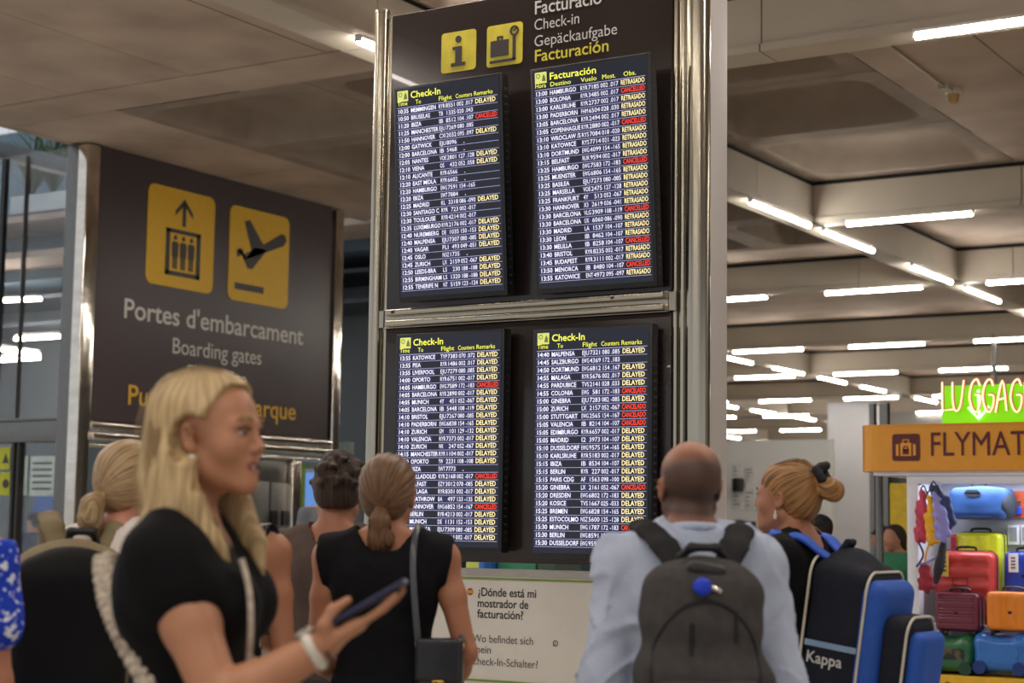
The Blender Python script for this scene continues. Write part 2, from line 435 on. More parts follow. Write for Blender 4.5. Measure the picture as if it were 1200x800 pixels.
BY = [(12.05, -7.8, 4.6, 1), (19.15, -7.8, 4.5, 1), (24.6, -13.9, 4.5, 1), (31.9, -30, 4.5, 0), (37.3, -30, 4.5, 0), (44.2, -34, 4, 0), (50.0, -34, 4, 0), (57, -34, 0, 0), (64, -34, 0, 0), (70.2, -34, 0, 0)]
for x, a, b_, n_ in AX: beam('y', x, a, b_, n_)
for y, a, b_, n_ in BY: beam('x', y, a, b_, n_)
# ------------------------------------------------------------------ tube lights: each a housing with its glowing tube
def lamp_meshes(L):
    h = MB(); h.box(-L/2-.01, L/2+.01, -.025, .025, .022, .05, 0, .004); h.box(-L/2-.015, -L/2, -.028, .028, -.005, .05); h.box(L/2, L/2+.015, -.028, .028, -.005, .05)
    t = MB(); t.tube([(-L/2, 0, 0), (L/2, 0, 0)], .027, 10)
    a, b2 = h.mesh('ceiling_light'), t.mesh('tube'); a.materials.append(M_house); b2.materials.append(M_tube); return a, b2
LM = {1.47: lamp_meshes(1.47), 1.66: lamp_meshes(1.66), 1.9: lamp_meshes(1.9)}
def lamp(x, y, L, along_y, label, group):
    a, b2 = LM[L]; o = link('ceiling_light', a); t = link('tube', b2, None, o)
    o.location = (x, y, ZB-.05); o.rotation_euler = (0, 0, PI/2 if along_y else 0)
    return tag(o, label, 'light', group)
ORD = ['first', 'second', 'third', 'fourth', 'fifth', 'sixth', 'seventh', 'eighth', 'ninth', 'tenth', 'eleventh', 'twelfth', 'thirteenth', 'fourteenth', 'fifteenth', 'sixteenth']
def vis(x, y):
    P = np.array([x, y, ZB-.05])-CAM; t = P@FW
    if t < 1: return None
    px, py = 600+FPX*(P@RT)/t, 400-FPX*(P@UP)/t
    return px, py
def seen(x, y):
    v = vis(x, y)
    if v is None: return False
    px, py = v
    return (842 < px < 1215 or 396 < px < 436) and -5 < py < 535
dist = {12.05: 'nearest big cross beam at the picture top', 19.15: 'second cross beam back', 24.6: 'third cross beam back', 31.9: 'fourth cross beam back', 37.3: 'fifth cross beam back', 44.2: 'sixth cross beam back', 50.0: 'seventh cross beam, far back', 57: 'eighth cross beam, far back', 64: 'ninth cross beam, far back', 70.2: 'last cross beam seen, deep in the hall'}
for y, a, b_, n_ in BY:
    xs = []
    if y == 12.05: cand = [-3.27-2.44*k for k in range(1)]
    else: cand = [-6.63-2.44*k+.0 for k in range(-4, 12)]
    for x in cand:
        if a+.8 < x < b_ and (seen(x, y) or seen(x-.6, y) or seen(x+.6, y)): xs.append(x)
    xs.sort(reverse=True)
    for i, x in enumerate(xs):
        lamp(x, y-.02, 1.47 if y > 13 else 1.66, False, ('lit tube light with ribbed cover under the '+dist[y]) if len(xs) == 1 else f'tube light under the {dist[y]}, {ORD[i]} from the right', 'tube lights along the cross beams')
ln = {-7.8: 'long beam right of the board', -15.3: 'second long beam, left of luggage sign', -21.2: 'third long beam behind white column', -28.0: 'far left long beam', -34.9: 'farthest long beam, left of the board'}
for x in (-7.8, -15.3, -21.2, -28.0, -34.9):
    ys = [18.2, 20.3, 23.45, 25.8, 28.9, 32.9, 36.0] if x == -7.8 else ([27.9]*(x == -21.2)+[33.3+.0, 36.1, 38.7, 41.4, 45.4, 48.1, 51.3, 54.2, 58.5, 61.5])
    if x == -28.0: ys = [32, 46, 50.4, 55, 60.5]
    if x == -34.9: ys = [46.0, 50.0, 56.7]
    vs = [y for y in ys if seen(x, y) or seen(x, y-.6) or seen(x, y+.6)]
    for i, y in enumerate(vs):
        lamp(x, y, 1.66, True, f'slanting tube light on the {ln[x]}, {ORD[i]} from near end', 'tube lights along the long beams')
lamp(-7.72, 11.1, 1.9, True, 'lit tube light whose end shows left of the flight board pole top', 'tube lights along the long beams')
# ------------------------------------------------------------------ far walls, columns
b = MB(); b.box(-60, 12, 82, 82.3, 0, 6.2); struct(b, 'wall_back', M_wallg)
b = MB(); b.box(9.0, 9.3, 10, 82, 0, 6.2); struct(b, 'wall_right', M_wallg)
# white column of the far hall
p0, p1 = ony(970, 560, 46), ony(1020, 560, 46)
b = MB(); b.box(p0[0], p1[0], 46, 47.2, 0, ZB-.002, 0, .03); struct(b, 'column', M_colw)
# grey wall right of it
p2 = ony(1023, 560, 50)
b = MB(); b.box(p2[0], 8.9, 50, 50.3, 0, ZB); struct(b, 'wall_side', M_wallg)
# white square column behind the board
b = MB(); b.box(-3.62, -3.27, 6.75, 7.035, 0, 5.58, 0, .01); struct(b, 'column', M_white)
b = MB(); b.tube([(-3.2, 7.05, 3.93), (-3.19, 7.04, 4.02), (-3.14, 7.02, 4.06)], .016, 8); b.tube([(-3.14, 7.02, 4.06), (-3.17, 7.0, 3.97)], [.03, .036], 10)
tag(b.build('security_camera', mat('dark_chrome', (70, 66, 62), .2, .8)), 'small dark camera sticking out beside the top of the white column', 'camera')
# white partition with posters, far middle
PYY = 28.0
a, c = ony(856, 560, PYY), ony(975, 560, PYY)
zt = float(ony(880, 516, PYY)[2])
b = MB(); b.box(a[0]-5, c[0], PYY, PYY+.12, 0, zt); struct(b, 'wall_partition', M_wallw)
def flat_box(px0, py0, px1, py1, y, d=.03, bev=0):
    A, B = ony(px0, py1, y), ony(px1, py0, y); m = MB(); m.box(A[0], B[0], y-d, y, A[2], B[2], 0, bev); return m
pr = random.Random(4)
def poster(x0, y0, x1, y1, y, label, group, col=(222, 221, 218)):
    A = ony(x0, y1, y); B = ony(x1, y0, y)
    t = thing('poster', label, 'poster', (float((A[0]+B[0])/2), y, float(A[2])), 0, group)
    part(flat_box(x0, y0, x1, y1, y, .015), 'sheet', mat('paper'+str(col), col, .6), t)
    m = MB(); W, H = B[0]-A[0], B[2]-A[2]
    for k in range(4):
        zz = A[2]+H*(.2+.19*k); m.box(A[0]+W*.12, A[0]+W*pr.uniform(.4, .9), y-.02, y-.015, zz, zz+H*.06)
    part(m, 'print', mat('print_grey', (120, 124, 128), .7), t)
for i, (x0, y0, x1, y1) in enumerate([(858, 543, 869, 566), (872, 546, 884, 566), (858, 572, 870, 596), (873, 572, 884, 598), (887, 580, 897, 600)]):
    poster(x0, y0, x1, y1, PYY-.01, ['white notice at top left of the far white partition', 'white notice beside it, right, under the dark speaker', 'white notice low on the far left of the partition', 'white notice low in the middle of the far partition', 'small white notice nearest the bun-haired woman on the far partition'][i], 'notices on the far partition')
sp = thing('wall_speaker', 'small black speaker mounted high on the far white partition', 'speaker', tuple(map(float, ony(867, 572, PYY-.2))))
part(flat_box(863, 560, 872, 576, PYY-.1, .2, .03), 'cabinet', M_black, sp); part(flat_box(869, 562, 873, 572, PYY, .12), 'bracket', M_alu, sp)
# dark openings / check-in screens low on the partition
for i, (x0, y0, x1, y1, c_) in enumerate([(858, 612, 866, 632, (46, 46, 50)), (868, 611, 886, 634, (38, 40, 44))]):
    A = ony(x0, y1, PYY); t = thing('counter_screen', ['narrow dark screen over the far check-in counter', 'wide dark screen with green strip over the far check-in counter'][i], 'screen', (float(A[0]), PYY-.05, float(A[2])))
    part(flat_box(x0, y0, x1, y1, PYY-.02, .06), 'casing', mat('scr%d' % i, c_, .3), t)
    part(flat_box(x0+1, y1-7, x1-3, y1-2, PYY-.09, .01), 'picture', mat('scr_green', (70, 112, 66), .5, emit=.3), t)
# counter
A = ony(900, 640, 24); B = ony(968, 700, 24)
ct = thing('check_in_counter', 'low pale check-in counter behind the bun-haired woman', 'counter', (float(A[0]), 24., 0.))
b = MB(); b.box(A[0]-3, B[0]+.4, 24, 24.7, 0, 1.0, 0, .03); part(b, 'body', M_wallw, ct)
b = MB(); b.box(A[0]-3.05, B[0]+.45, 23.95, 24.75, 1.0, 1.05, 0, .01); part(b, 'counter_top', mat('teal_top', (96, 132, 130), .3), ct)
# ------------------------------------------------------------------ flat signs
M_signdk = mat('sign_brown', (72, 62, 64), .42, var=.03)
M_symel = mat('sign_yellow', (226, 178, 22), .5, var=.03)
M_symdk = mat('symbol_dark', (58, 50, 50), .5, var=.02)
M_symtxt = mat('sign_letters', (212, 208, 204), .5, var=.02)
M_bdk = mat('board_brown', (50, 41, 39), .23, .35, var=.08, scale=4, coat=.3)
M_ylt = mat('letters_yellow', (222, 206, 60), .5, var=.02)
SX = -13.9
sg = thing('boarding_gates_sign', 'large dark brown boarding gates sign with two yellow pictograms, on the left', 'sign', (SX, 15.7, 2.57))
b = MB(); b.box(SX-.12, SX, 13.62, 17.8, 2.57, 5.595, 0, .006); part(b, 'sign_panel', M_signdk, sg)
Ms = lambda u, v, w: (SX+w, u, v)            # u along +y, v up
def YZ(px, py): p = onx(px, py, SX); return float(p[1]), float(p[2])
def plate(c, r, m, name, th=.01):
    q = [YZ(*p) for p in c]; x0 = (q[0][0]+q[2][0])/2; x1 = (q[1][0]+q[3][0])/2; z1 = (q[0][1]+q[1][1])/2; z0 = (q[2][1]+q[3][1])/2
    b = MB(); b.prism(rrect(x0, z0, x1, z1, r), Ms, th); return part(b, name, m, sg), (x0, x1, z0, z1)
o, (x0, x1, z0, z1) = plate([(174, 214.6), (251, 231), (170, 330), (249, 346)], .1, M_symel, 'lift_pictogram')
def sym(polys, name, m, par, base=.010, M=None, root=None, rl=None):
    b = MB()
    for p in polys: b.prism(p, lambda u, v, w: (M or Ms)(u, v, w+base), .004)
    return part(b, name, m, root or sg)
def sc(x0, x1, z0, z1):
    return lambda P: [(x0+(x1-x0)*u, z0+(z1-z0)*v) for u, v in P]
q = sc(x0, x1, z0, z1)
W = []
fr = (.27, .79, .12, .59)
W += [q([(fr[0], fr[2]), (fr[1], fr[2]), (fr[1], fr[2]+.045), (fr[0], fr[2]+.045)]), q([(fr[0], fr[3]-.04), (fr[1], fr[3]-.04), (fr[1], fr[3]), (fr[0], fr[3])]),
      q([(fr[0], fr[2]), (fr[0]+.06, fr[2]), (fr[0]+.06, fr[3]), (fr[0], fr[3])]), q([(fr[1]-.06, fr[2]), (fr[1], fr[2]), (fr[1], fr[3]), (fr[1]-.06, fr[3])])]
for k in (.41, .53, .65):
    W += [q([(k-.045, .31), (k+.045, .31), (k+.05, .44), (k+.035, .465), (k-.035, .465), (k-.05, .44)]), q([(k-.032, .19), (k-.006, .19), (k-.004, .32), (k-.034, .32)]), q([(k+.006, .19), (k+.032, .19), (k+.034, .32), (k+.004, .32)]), q(disc(k, .505, .026, 10))]
W += [q([(.505, .63), (.555, .63), (.555, .86), (.505, .86)]), q([(.53, .91), (.40, .78), (.40, .73), (.53, .85), (.66, .73), (.66, .78)])]
s_ = sym(W, 'lift_symbol', M_symdk, o)
o, (x0, x1, z0, z1) = plate([(270, 240), (338, 255), (266, 350), (337, 363)], .1, M_symel, 'plane_pictogram')
q = sc(x0, x1, z0, z1)
sym([q([(.10, .12), (.58, .12), (.58, .19), (.10, .19)]),
     q([(.13, .46), (.20, .49), (.25, .44), (.90, .68), (.95, .74), (.93, .80), (.86, .81), (.56, .65), (.52, .68), (.32, .88), (.23, .85), (.36, .56), (.24, .50), (.17, .56), (.12, .53)][::1]),
     q([(.12, .52), (.20, .50), (.30, .36), (.38, .36), (.62, .60), (.40, .60), (.27, .46), (.20, .56)])], 'plane_symbol', M_symdk, o)
def sign_text(st, L, R_, cap, m, bold, name='lettering'):
    a, b2 = YZ(*L), YZ(*R_)
    for w_, xx, ww in words(st, a[0], cap, b2[0]-a[0], bold+2):
        t = MB(); put_text(t, w_, lambda u, v, w: (SX+w, u, v), xx, (a[1]+b2[1])/2, cap, ww, bold+2, 0, .004); part(t, name, m, sg)
sign_text("Portes d'embarcament", (143.6, 371), (354.5, 404.5), .215, M_symtxt, 1)
sign_text('Boarding gates', (200.6, 413), (306.5, 428), .18, M_symtxt, 0)
sign_text('Flugsteige', (218, 446), (289, 453), .18, M_symtxt, 0)
sign_text('Puertas de embarque', (148.4, 471), (346.4, 494), .215, mat('letters_amber', (224, 172, 24), .5), 1)
# ------------------------------------------------------------------ lift enclosure under the sign
M_pol = mat('polished_steel', (226, 218, 206), .13, 1.0, var=.1, scale=3, bump=.4, bscale=3, stretch=(1, 1, 2.5))
le = thing('lift_enclosure', 'polished steel and glass lift enclosure under the boarding gates sign', 'lift', (SX, 15.7, 0))
for yy, r in ((13.52, .1), (17.93, .08)):
    b = MB(); b.box(SX-.12, SX+.04, yy-r, yy+r, 0, 5.58, 0, .02); part(b, 'corner_post', M_pol, le)
for z0, z1, d in ((2.47, 2.56, .05), (2.36, 2.45, .08), (2.28, 2.33, .03)):
    b = MB(); b.box(SX-.1, SX+d, 13.62, 17.85, z0, z1, 0, .02); part(b, 'header_rail', M_pol, le)
ym = [YZ(228, 560)[0], YZ(345, 560)[0]]
for yy in ym:
    b = MB(); b.box(SX-.08, SX+.05, yy-.09, yy+.09, 0, 2.28, 0, .02); part(b, 'mullion', M_pol, le)
for i in range(2):
    a0 = YZ(300 if i == 0 else 322, 560)[0]; a1 = YZ(320 if i == 0 else 341, 560)[0]
    b = MB(); b.box(SX-.1, SX-.05, a0, a1, 0, 2.0, 0, .004); d_ = part(b, 'lift_door', M_alu, le)
    yy, zz = YZ(324 if i == 0 else 337, 607)
    b = MB(); b.box(SX-.05, SX-.03, yy-.06, yy+.06, zz-.09, zz+.09); part(b, 'call_button', M_black, le)
b = MB(); b.box(SX-.1, SX-.04, YZ(296, 560)[0], ym[1]-.1, 2.0, 2.27, 0, .005); part(b, 'door_head', M_alu, le)
for a0, a1 in ((13.65, ym[0]-.09), (ym[0]+.09, YZ(300, 560)[0]), (ym[1]+.1, 17.83)):
    b = MB(); b.box(SX-.03, SX-.015, a0, a1, 0, 2.28); part(b, 'glass_pane', M_glass, le)
a0 = ym[1]+.12
b = MB(); b.box(SX-.14, SX-.08, a0, a0+.2, 0, 2.25); part(b, 'green_edge_panel', mat('lime_panel', (128, 178, 52), .5), le, 'lime green upright panel')
b = MB(); b.box(-16.9, -16.8, 16.7, 18.7, 0, 2.6); struct(b, 'wall_lift', mat('pale_lift_wall', (100, 108, 104), .6, var=.05))
b = MB(); b.box(-16.6, -14.3, 18.8, 18.9, 0, 2.6); struct(b, 'wall_lobby', mat('lobby_wall', (136, 146, 138), .6, var=.04))
P = ony(369, 577, 18.7)
tv = thing('blue_screen', 'small blue lit screen seen through the lift glass beside the green panel', 'screen', (float(P[0]), 18.72, float(P[2]-.3)))
b = MB(); b.box(-.30, .30, -.04, .06, 0, .62, 0, .02); b.build('casing', M_house, tv)
b = MB(); b.box(-.25, .25, -.05, -.04, .05, .57); b.build('picture', mat('screen_blue', (112, 160, 235), .4, emit=.8), tv)
# grey hall wall seen between sign and board
b = MB(); b.box(-46, -13, 72.5, 72.8, 0, 3.9); struct(b, 'wall_far_left', M_colw)
# ------------------------------------------------------------------ glass wall at far left, with the atrium behind
GY = 13.5
gw = thing('glass_wall', 'tall aluminium framed glass wall at the left edge of the picture', 'glass wall', (-14.9, GY, 0))
XL = -17.2
b = MB(); b.box(-14.18, -14.0, GY-.08, GY+.08, 0, 5.58, 0, .01); part(b, 'end_mullion', M_alu, gw)
b = MB(); b.box(XL, -14.18, GY-.07, GY+.05, 2.33, 2.55, 0, .01); part(b, 'door_header', M_alu, gw)
b = MB(); b.box(XL, -14.18, GY-.05, GY+.03, 2.57, 2.6, 0, .005); part(b, 'glazing_bead', M_alu, gw)
for px, w_ in ((2, .03), (28, .006)):
    xx = float(ony(px, 300, GY)[0]); b = MB(); b.box(xx-w_, xx+w_, GY-.03, GY+.03, 2.6, 5.55); part(b, 'glass_joint', M_black if w_ > .01 else M_alu, gw)
xx = [float(ony(px, 600, GY)[0]) for px in (16, 22)]
for k in xx:
    b = MB(); b.box(k-.02, k+.02, GY-.05, GY+.04, 0, 2.33, 0, .004); part(b, 'door_stile', mat('dark_frame', (52, 50, 48), .4, .5), gw)
for x0, x1, z0, z1 in ((XL, -15.32, 2.6, 5.58), (-15.28, -15.08, 2.6, 5.58), (-15.07, -14.18, 2.6, 5.58), (XL, xx[0]-.02, 0, 2.33), (xx[1]+.02, -14.18, 0, 2.33)):
    b = MB(); b.box(x0, x1, GY-.006, GY+.006, z0, z1); part(b, 'glass_pane', M_glass, gw)
# steel beam of the atrium roof running back behind the glass
q0, q1 = ony(0, 172, 14.2), onx(94, 193, -14.6)
zz_ = float(onx(50, 182, -17.0)[2]); b = MB(); b.box(-17.1, -16.9, 14.2, 30, zz_-.17, zz_+.02, 0, .01); struct(b, 'trim_1', mat('roof_steel', (104, 108, 110), .5, .3))
b = MB(); b.box(-30, -14.6, 26, 26.25, 5.0, 5.35); struct(b, 'trim_2', mat('roof_steel', (104, 108, 110), .5, .3))
# balcony, planter
BYY = 20.0
bl = ony(0, 262, BYY); zt2, zb2 = float(ony(60, 246, BYY)[2]), float(ony(60, 326, BYY)[2])
M_bal = mat('balcony_grey', (84, 104, 118), .6, var=.05, scale=2)
b = MB(); b.box(-30, -14.55, BYY, BYY+2.6, zb2, zt2); b.box(-30, -14.55, BYY-.03, BYY, zt2-.1, zt2, 1); struct(b, 'wall_balcony', [M_bal, mat('dark_band', (56, 62, 70), .5)])
for k in range(2):
    zz = float(ony(60, (340, 372)[k], BYY)[2]); b = MB(); b.box(-30, -14.55, BYY+.3, BYY+2.6, zz-.06, zz); struct(b, 'trim_%d' % (3+k), mat('dark_band', (56, 62, 70), .5))
b = MB(); b.box(-30, -14.55, BYY+1.6, BYY+1.7, 0, zb2); struct(b, 'wall_atrium', mat('atrium_wall', (88, 94, 96), .6, var=.08, scale=1))
pa, pb = ony(12, 228, BYY+.4), ony(84, 218, BYY+.4)
pt = thing('planter', 'pale marbled planter box on the balcony behind the glass, upper left', 'planter', (float(pa[0]), BYY+.4, zt2+.004))
b = MB(); b.box(pa[0], pb[0], BYY+.4, BYY+1.0, zt2+.004, float(pb[2])-.05, 0, .02); part(b, 'box', mat('planter_marble', (176, 190, 196), .6, col2=(206, 214, 214), thr=(.42, .6), scale=1.5), pt)
b = MB(); b.box(pa[0]+.05, pb[0]-.05, BYY+.45, BYY+.95, float(pb[2])-.06, float(pb[2])-.03); part(b, 'soil', mat('soil', (60, 48, 38), .9), pt)
pr = random.Random(11)
M_leaf = mat('agave_leaf', (74, 92, 56), .5, var=.25, scale=3)
for i in range(3):
    cx = float(pa[0]+(pb[0]-pa[0])*(.12+.36*i)); cz = float(pb[2])-.06
    t = thing('spiky_plant', ['spiky leaved plant at the left end of the balcony planter', 'spiky leaved plant in the middle of the balcony planter', 'spiky leaved plant at the right end of the balcony planter'][i], 'plant', (cx, BYY+.7, cz), 0, 'spiky plants in the balcony planter')
    for k in range(38):
        a = pr.uniform(0, 2*PI); L = pr.uniform(.8, 1.5); sp_ = pr.uniform(.15, .75)
        m = MB(); n = 6; V = []; F = []
        for j in range(n+1):
            s_ = j/n; rr = L*sp_*(s_**1.3); zz = L*s_*(1-.35*sp_*s_); w_ = .022*(1-s_)**.7*(0.6+1.4*min(s_*3, 1))+.002
            c_, s2 = math.cos(a), math.sin(a); V += [(rr*c_-w_*s2, rr*s2+w_*c_, zz), (rr*c_, rr*s2, zz-.012), (rr*c_+w_*s2, rr*s2-w_*c_, zz)]
        for j in range(n): F += [(j*3, j*3+1, j*3+4, j*3+3), (j*3+1, j*3+2, j*3+5, j*3+4)]
        m.add(V, F, 0, True); m.build('leaf', M_leaf, t)
zz_ = float(ony(50, 150, 27.0)[2]); b = MB(); b.box(-40, -14.6, 27, 27.3, 0, zz_); struct(b, 'wall_upper_atrium', mat('blue_grey_wall', (104, 130, 144), .5, var=.08, scale=.6))
# tubes lit inside, seen through the glass
for i, (x0, y0, x1, y1) in enumerate([(0, 352, 47, 350), (18, 397, 70, 394), (0, 409, 46, 416), (0, 422, 46, 419)]):
    A, B = ony(x0, y0, BYY-.1), ony(x1, y1, BYY-.1)
    if i == 0: A = A-(B-A)*.6
    if i == 2: B = B*1.0; A = A*1.0
    o = MB(); o.tube([A+np.array([0, 0, .05]), B+np.array([0, 0, .05])], .03, 6)
    t = thing('atrium_light', ['upper lit tube light behind the left glass wall', 'second lit tube light down behind the left glass wall', 'upper of two lit tubes meeting in a V behind the left glass', 'lower of two lit tubes meeting in a V behind the left glass'][i], 'light', tuple(map(float, A)))
    part(o, 'housing', M_house, t); o = MB(); o.tube([A, B], .03, 8); part(o, 'tube', M_tube, t)
# things in the lower glass
LY = 16.0
def lowposter(x0, y0, x1, y1, c, label):
    A = ony(x0, y1, LY); t = thing('poster', label, 'poster', (float(A[0]), LY, float(A[2])), 0, 'posters behind the left glass door')
    part(flat_box(x0, y0, x1, y1, LY, .02), 'sheet', mat('pp%s' % (c,), c, .6, emit=.0), t)
    m = MB(); B = ony(x1, y0, LY)
    for k in range(5):
        zz = A[2]+(B[2]-A[2])*(.15+.16*k); m.box(A[0]+.05, B[0]-.05, LY-.025, LY-.02, zz, zz+.03)
    part(m, 'print', mat('print_dk', (70, 72, 70), .7), t)
lowposter(24, 534, 34, 580, (205, 214, 200), 'narrow pale poster, leftmost of the row behind the left glass')
lowposter(35.5, 534, 66, 581, (208, 218, 204), 'wide pale poster with rows of signs behind the left glass')
lowposter(67.5, 537, 80, 581, (196, 206, 158), 'pale yellow green poster behind the left glass by the post')
b = MB(); b.box(-18.2, -14.2, LY+.05, LY+.15, 0, 2.55); struct(b, 'wall_stand', mat('stand_wall', (84, 98, 102), .6, var=.05))
b = flat_box(40, 581, 80, 612, LY-.03, .03); t = thing('blue_board', 'blue panel under the posters behind the left glass', 'panel', tuple(map(float, ony(40, 612, LY-.05)))); part(b, 'board', mat('royal_blue', (44, 96, 178), .5), t)
for i, (y0, y1) in enumerate(((524, 550), (553, 580))):
    A = ony(-8, y1, GY-.1); t = thing('door_notice', ['upper yellow notice on the left glass door', 'lower yellow notice on the left glass door'][i], 'notice', tuple(map(float, A)))
    part(flat_box(-8, y0, 12.5, y1, GY-.02, .01), 'sheet', mat('notice_yellow', (176, 178, 40), .6), t)
    C_ = ony(6, (y0+y1)/2, GY-.04); m = MB()
    if i == 0: m.prism([(C_[0]-.05, C_[2]-.05), (C_[0]+.05, C_[2]-.05), (C_[0], C_[2]+.06)], lambda u, v, w: (u, GY-.031-w, v), .003)
    else: m.prism(disc(float(C_[0]), float(C_[2]), .05), lambda u, v, w: (u, GY-.031-w, v), .003)
    part(m, 'mark', M_symdk, t)
# ------------------------------------------------------------------ central board
BY0 = 6.65
ib = thing('information_board', 'tall glossy dark brown board between steel posts, lettered Facturació', 'sign', (-4.1, BY0, 0))
Mb = lambda u, v, w: (u, BY0-w, v)
b = MB(); b.box(-4.86, -3.355, BY0, BY0+.05, 2.475, 3.905, 0, .004); up = part(b, 'upper_panel', M_bdk, ib)
b = MB(); b.box(-4.86, -3.355, BY0, BY0+.05, 1.305, 2.385, 0, .004); part(b, 'lower_panel', M_bdk, ib)
b = MB(); b.box(-4.86, -3.36, BY0-.02, BY0+.04, 2.385, 2.475)
b.box(-4.83, -3.37, BY0-.055, BY0-.005, 2.44, 2.472, 0, .008); b.box(-4.83, -3.37, BY0-.055, BY0-.005, 2.388, 2.42, 0, .008); part(b, 'cross_rail', M_chrome, ib)
b = MB(); b.box(-4.79, -4.775, BY0-.058, BY0-.054, 2.45, 2.462); b.box(-3.62, -3.605, BY0-.058, BY0-.054, 2.45, 2.462); part(b, 'rail_screw', M_black, ib)
for xx, r, top in ((-4.925, .036, 3.93), (-4.873, .014, 3.90), (-3.345, .014, 4.4), (-3.31, .018, 4.4), (-3.236, .054, 4.4)):
    b = MB(); b.cyl((xx, BY0+.02-(.01 if r > .03 else 0)), r, 0, top, 28); part(b, 'steel_post', M_chrome, ib)
b = MB(); b.cyl((-4.925, BY0+.01), .039, 3.925, 3.94, 28); b.cyl((-4.925, BY0+.01), .012, 3.94, 3.952, 12); part(b, 'post_cap', M_chrome, ib)
for xx in (-4.873, -3.345):
    b = MB(); b.cyl((xx, BY0+.02), .0165, 2.38, 2.383, 20); b.cyl((xx, BY0+.02), .0165, 2.478, 2.481, 20); b.box(xx-.012, xx+.02, BY0-.02, BY0, 2.39, 2.47); part(b, 'rail_clamp', M_chrome, ib)
def XZ(px, py, y=BY0): p = ony(px, py, y); return float(p[0]), float(p[2])
def bplate(c, name):
    q = [XZ(*p) for p in c]; x0 = (q[0][0]+q[2][0])/2; x1 = (q[1][0]+q[3][0])/2; z1 = (q[0][1]+q[1][1])/2; z0 = (q[2][1]+q[3][1])/2
    b = MB(); b.prism(rrect(x0, z0, x1, z1, .016), Mb, .004); return part(b, name, mat('plate_yellow', (214, 196, 58), .45), ib), sc(x0, x1, z0, z1)
o, q = bplate([(518, 39), (559, 34.5), (517.5, 87), (557, 81)], 'information_pictogram')
sym([q(disc(.5, .80, .085, 16)), q([(.30, .14), (.70, .14), (.70, .22), (.60, .22), (.60, .62), (.34, .62), (.34, .55), (.42, .55), (.42, .22), (.30, .22)])], 'letter_symbol', M_symdk, o, .004, Mb, ib)
o, q = bplate([(571, 30.5), (613, 26), (571, 79.5), (612, 74.5)], 'baggage_pictogram')
def ringp(P, cx, cy, r0, r1, n=16):
    return [P([(cx+r0*math.cos(a), cy+r0*math.sin(a)), (cx+r1*math.cos(a), cy+r1*math.sin(a)), (cx+r1*math.cos(b_), cy+r1*math.sin(b_)), (cx+r0*math.cos(b_), cy+r0*math.sin(b_))]) for a, b_ in [(2*PI*k/n, 2*PI*(k+1)/n) for k in range(n)]]
sym([q([(.12, .24), (.62, .24), (.62, .62), (.12, .62)]), q([(.30, .62), (.34, .62), (.34, .69), (.30, .69)]), q([(.42, .62), (.46, .62), (.46, .69), (.42, .69)]), q([(.30, .68), (.46, .68), (.46, .72), (.30, .72)]),
     q([(.10, .09), (.82, .09), (.82, .15), (.10, .15)]), q([(.74, .12), (.82, .12), (.82, .68), (.74, .68)])]+ringp(q, .78, .80, .08, .125)+[q([(.77, .79), (.86, .86), (.84, .88), (.75, .81)])], 'scale_symbol', M_symdk, o, .004, Mb, ib)
def btext(st, pxl, pyl, pxr, pyr, cap, m, bold):
    a, c = XZ(pxl, pyl), XZ(pxr, pyr); t = MB(); put_text(t, st, Mb, a[0], (a[1]+c[1])/2, cap, c[0]-a[0], bold+2, 0, .003); part(t, 'lettering', m, ib)
M_lw = mat('letters_white', (200, 196, 192), .5, var=.02)
btext('Facturació', 626, 17, 706, 4, .060, M_lw, 1)
btext('Check-in', 626, 35.5, 680, 27.5, .050, M_lw, 0)
btext('Gepäckaufgabe', 626, 54.5, 724, 40.5, .050, M_lw, 0)
btext('Facturación', 626, 72, 714.5, 60.5, .054, M_ylt, 1)
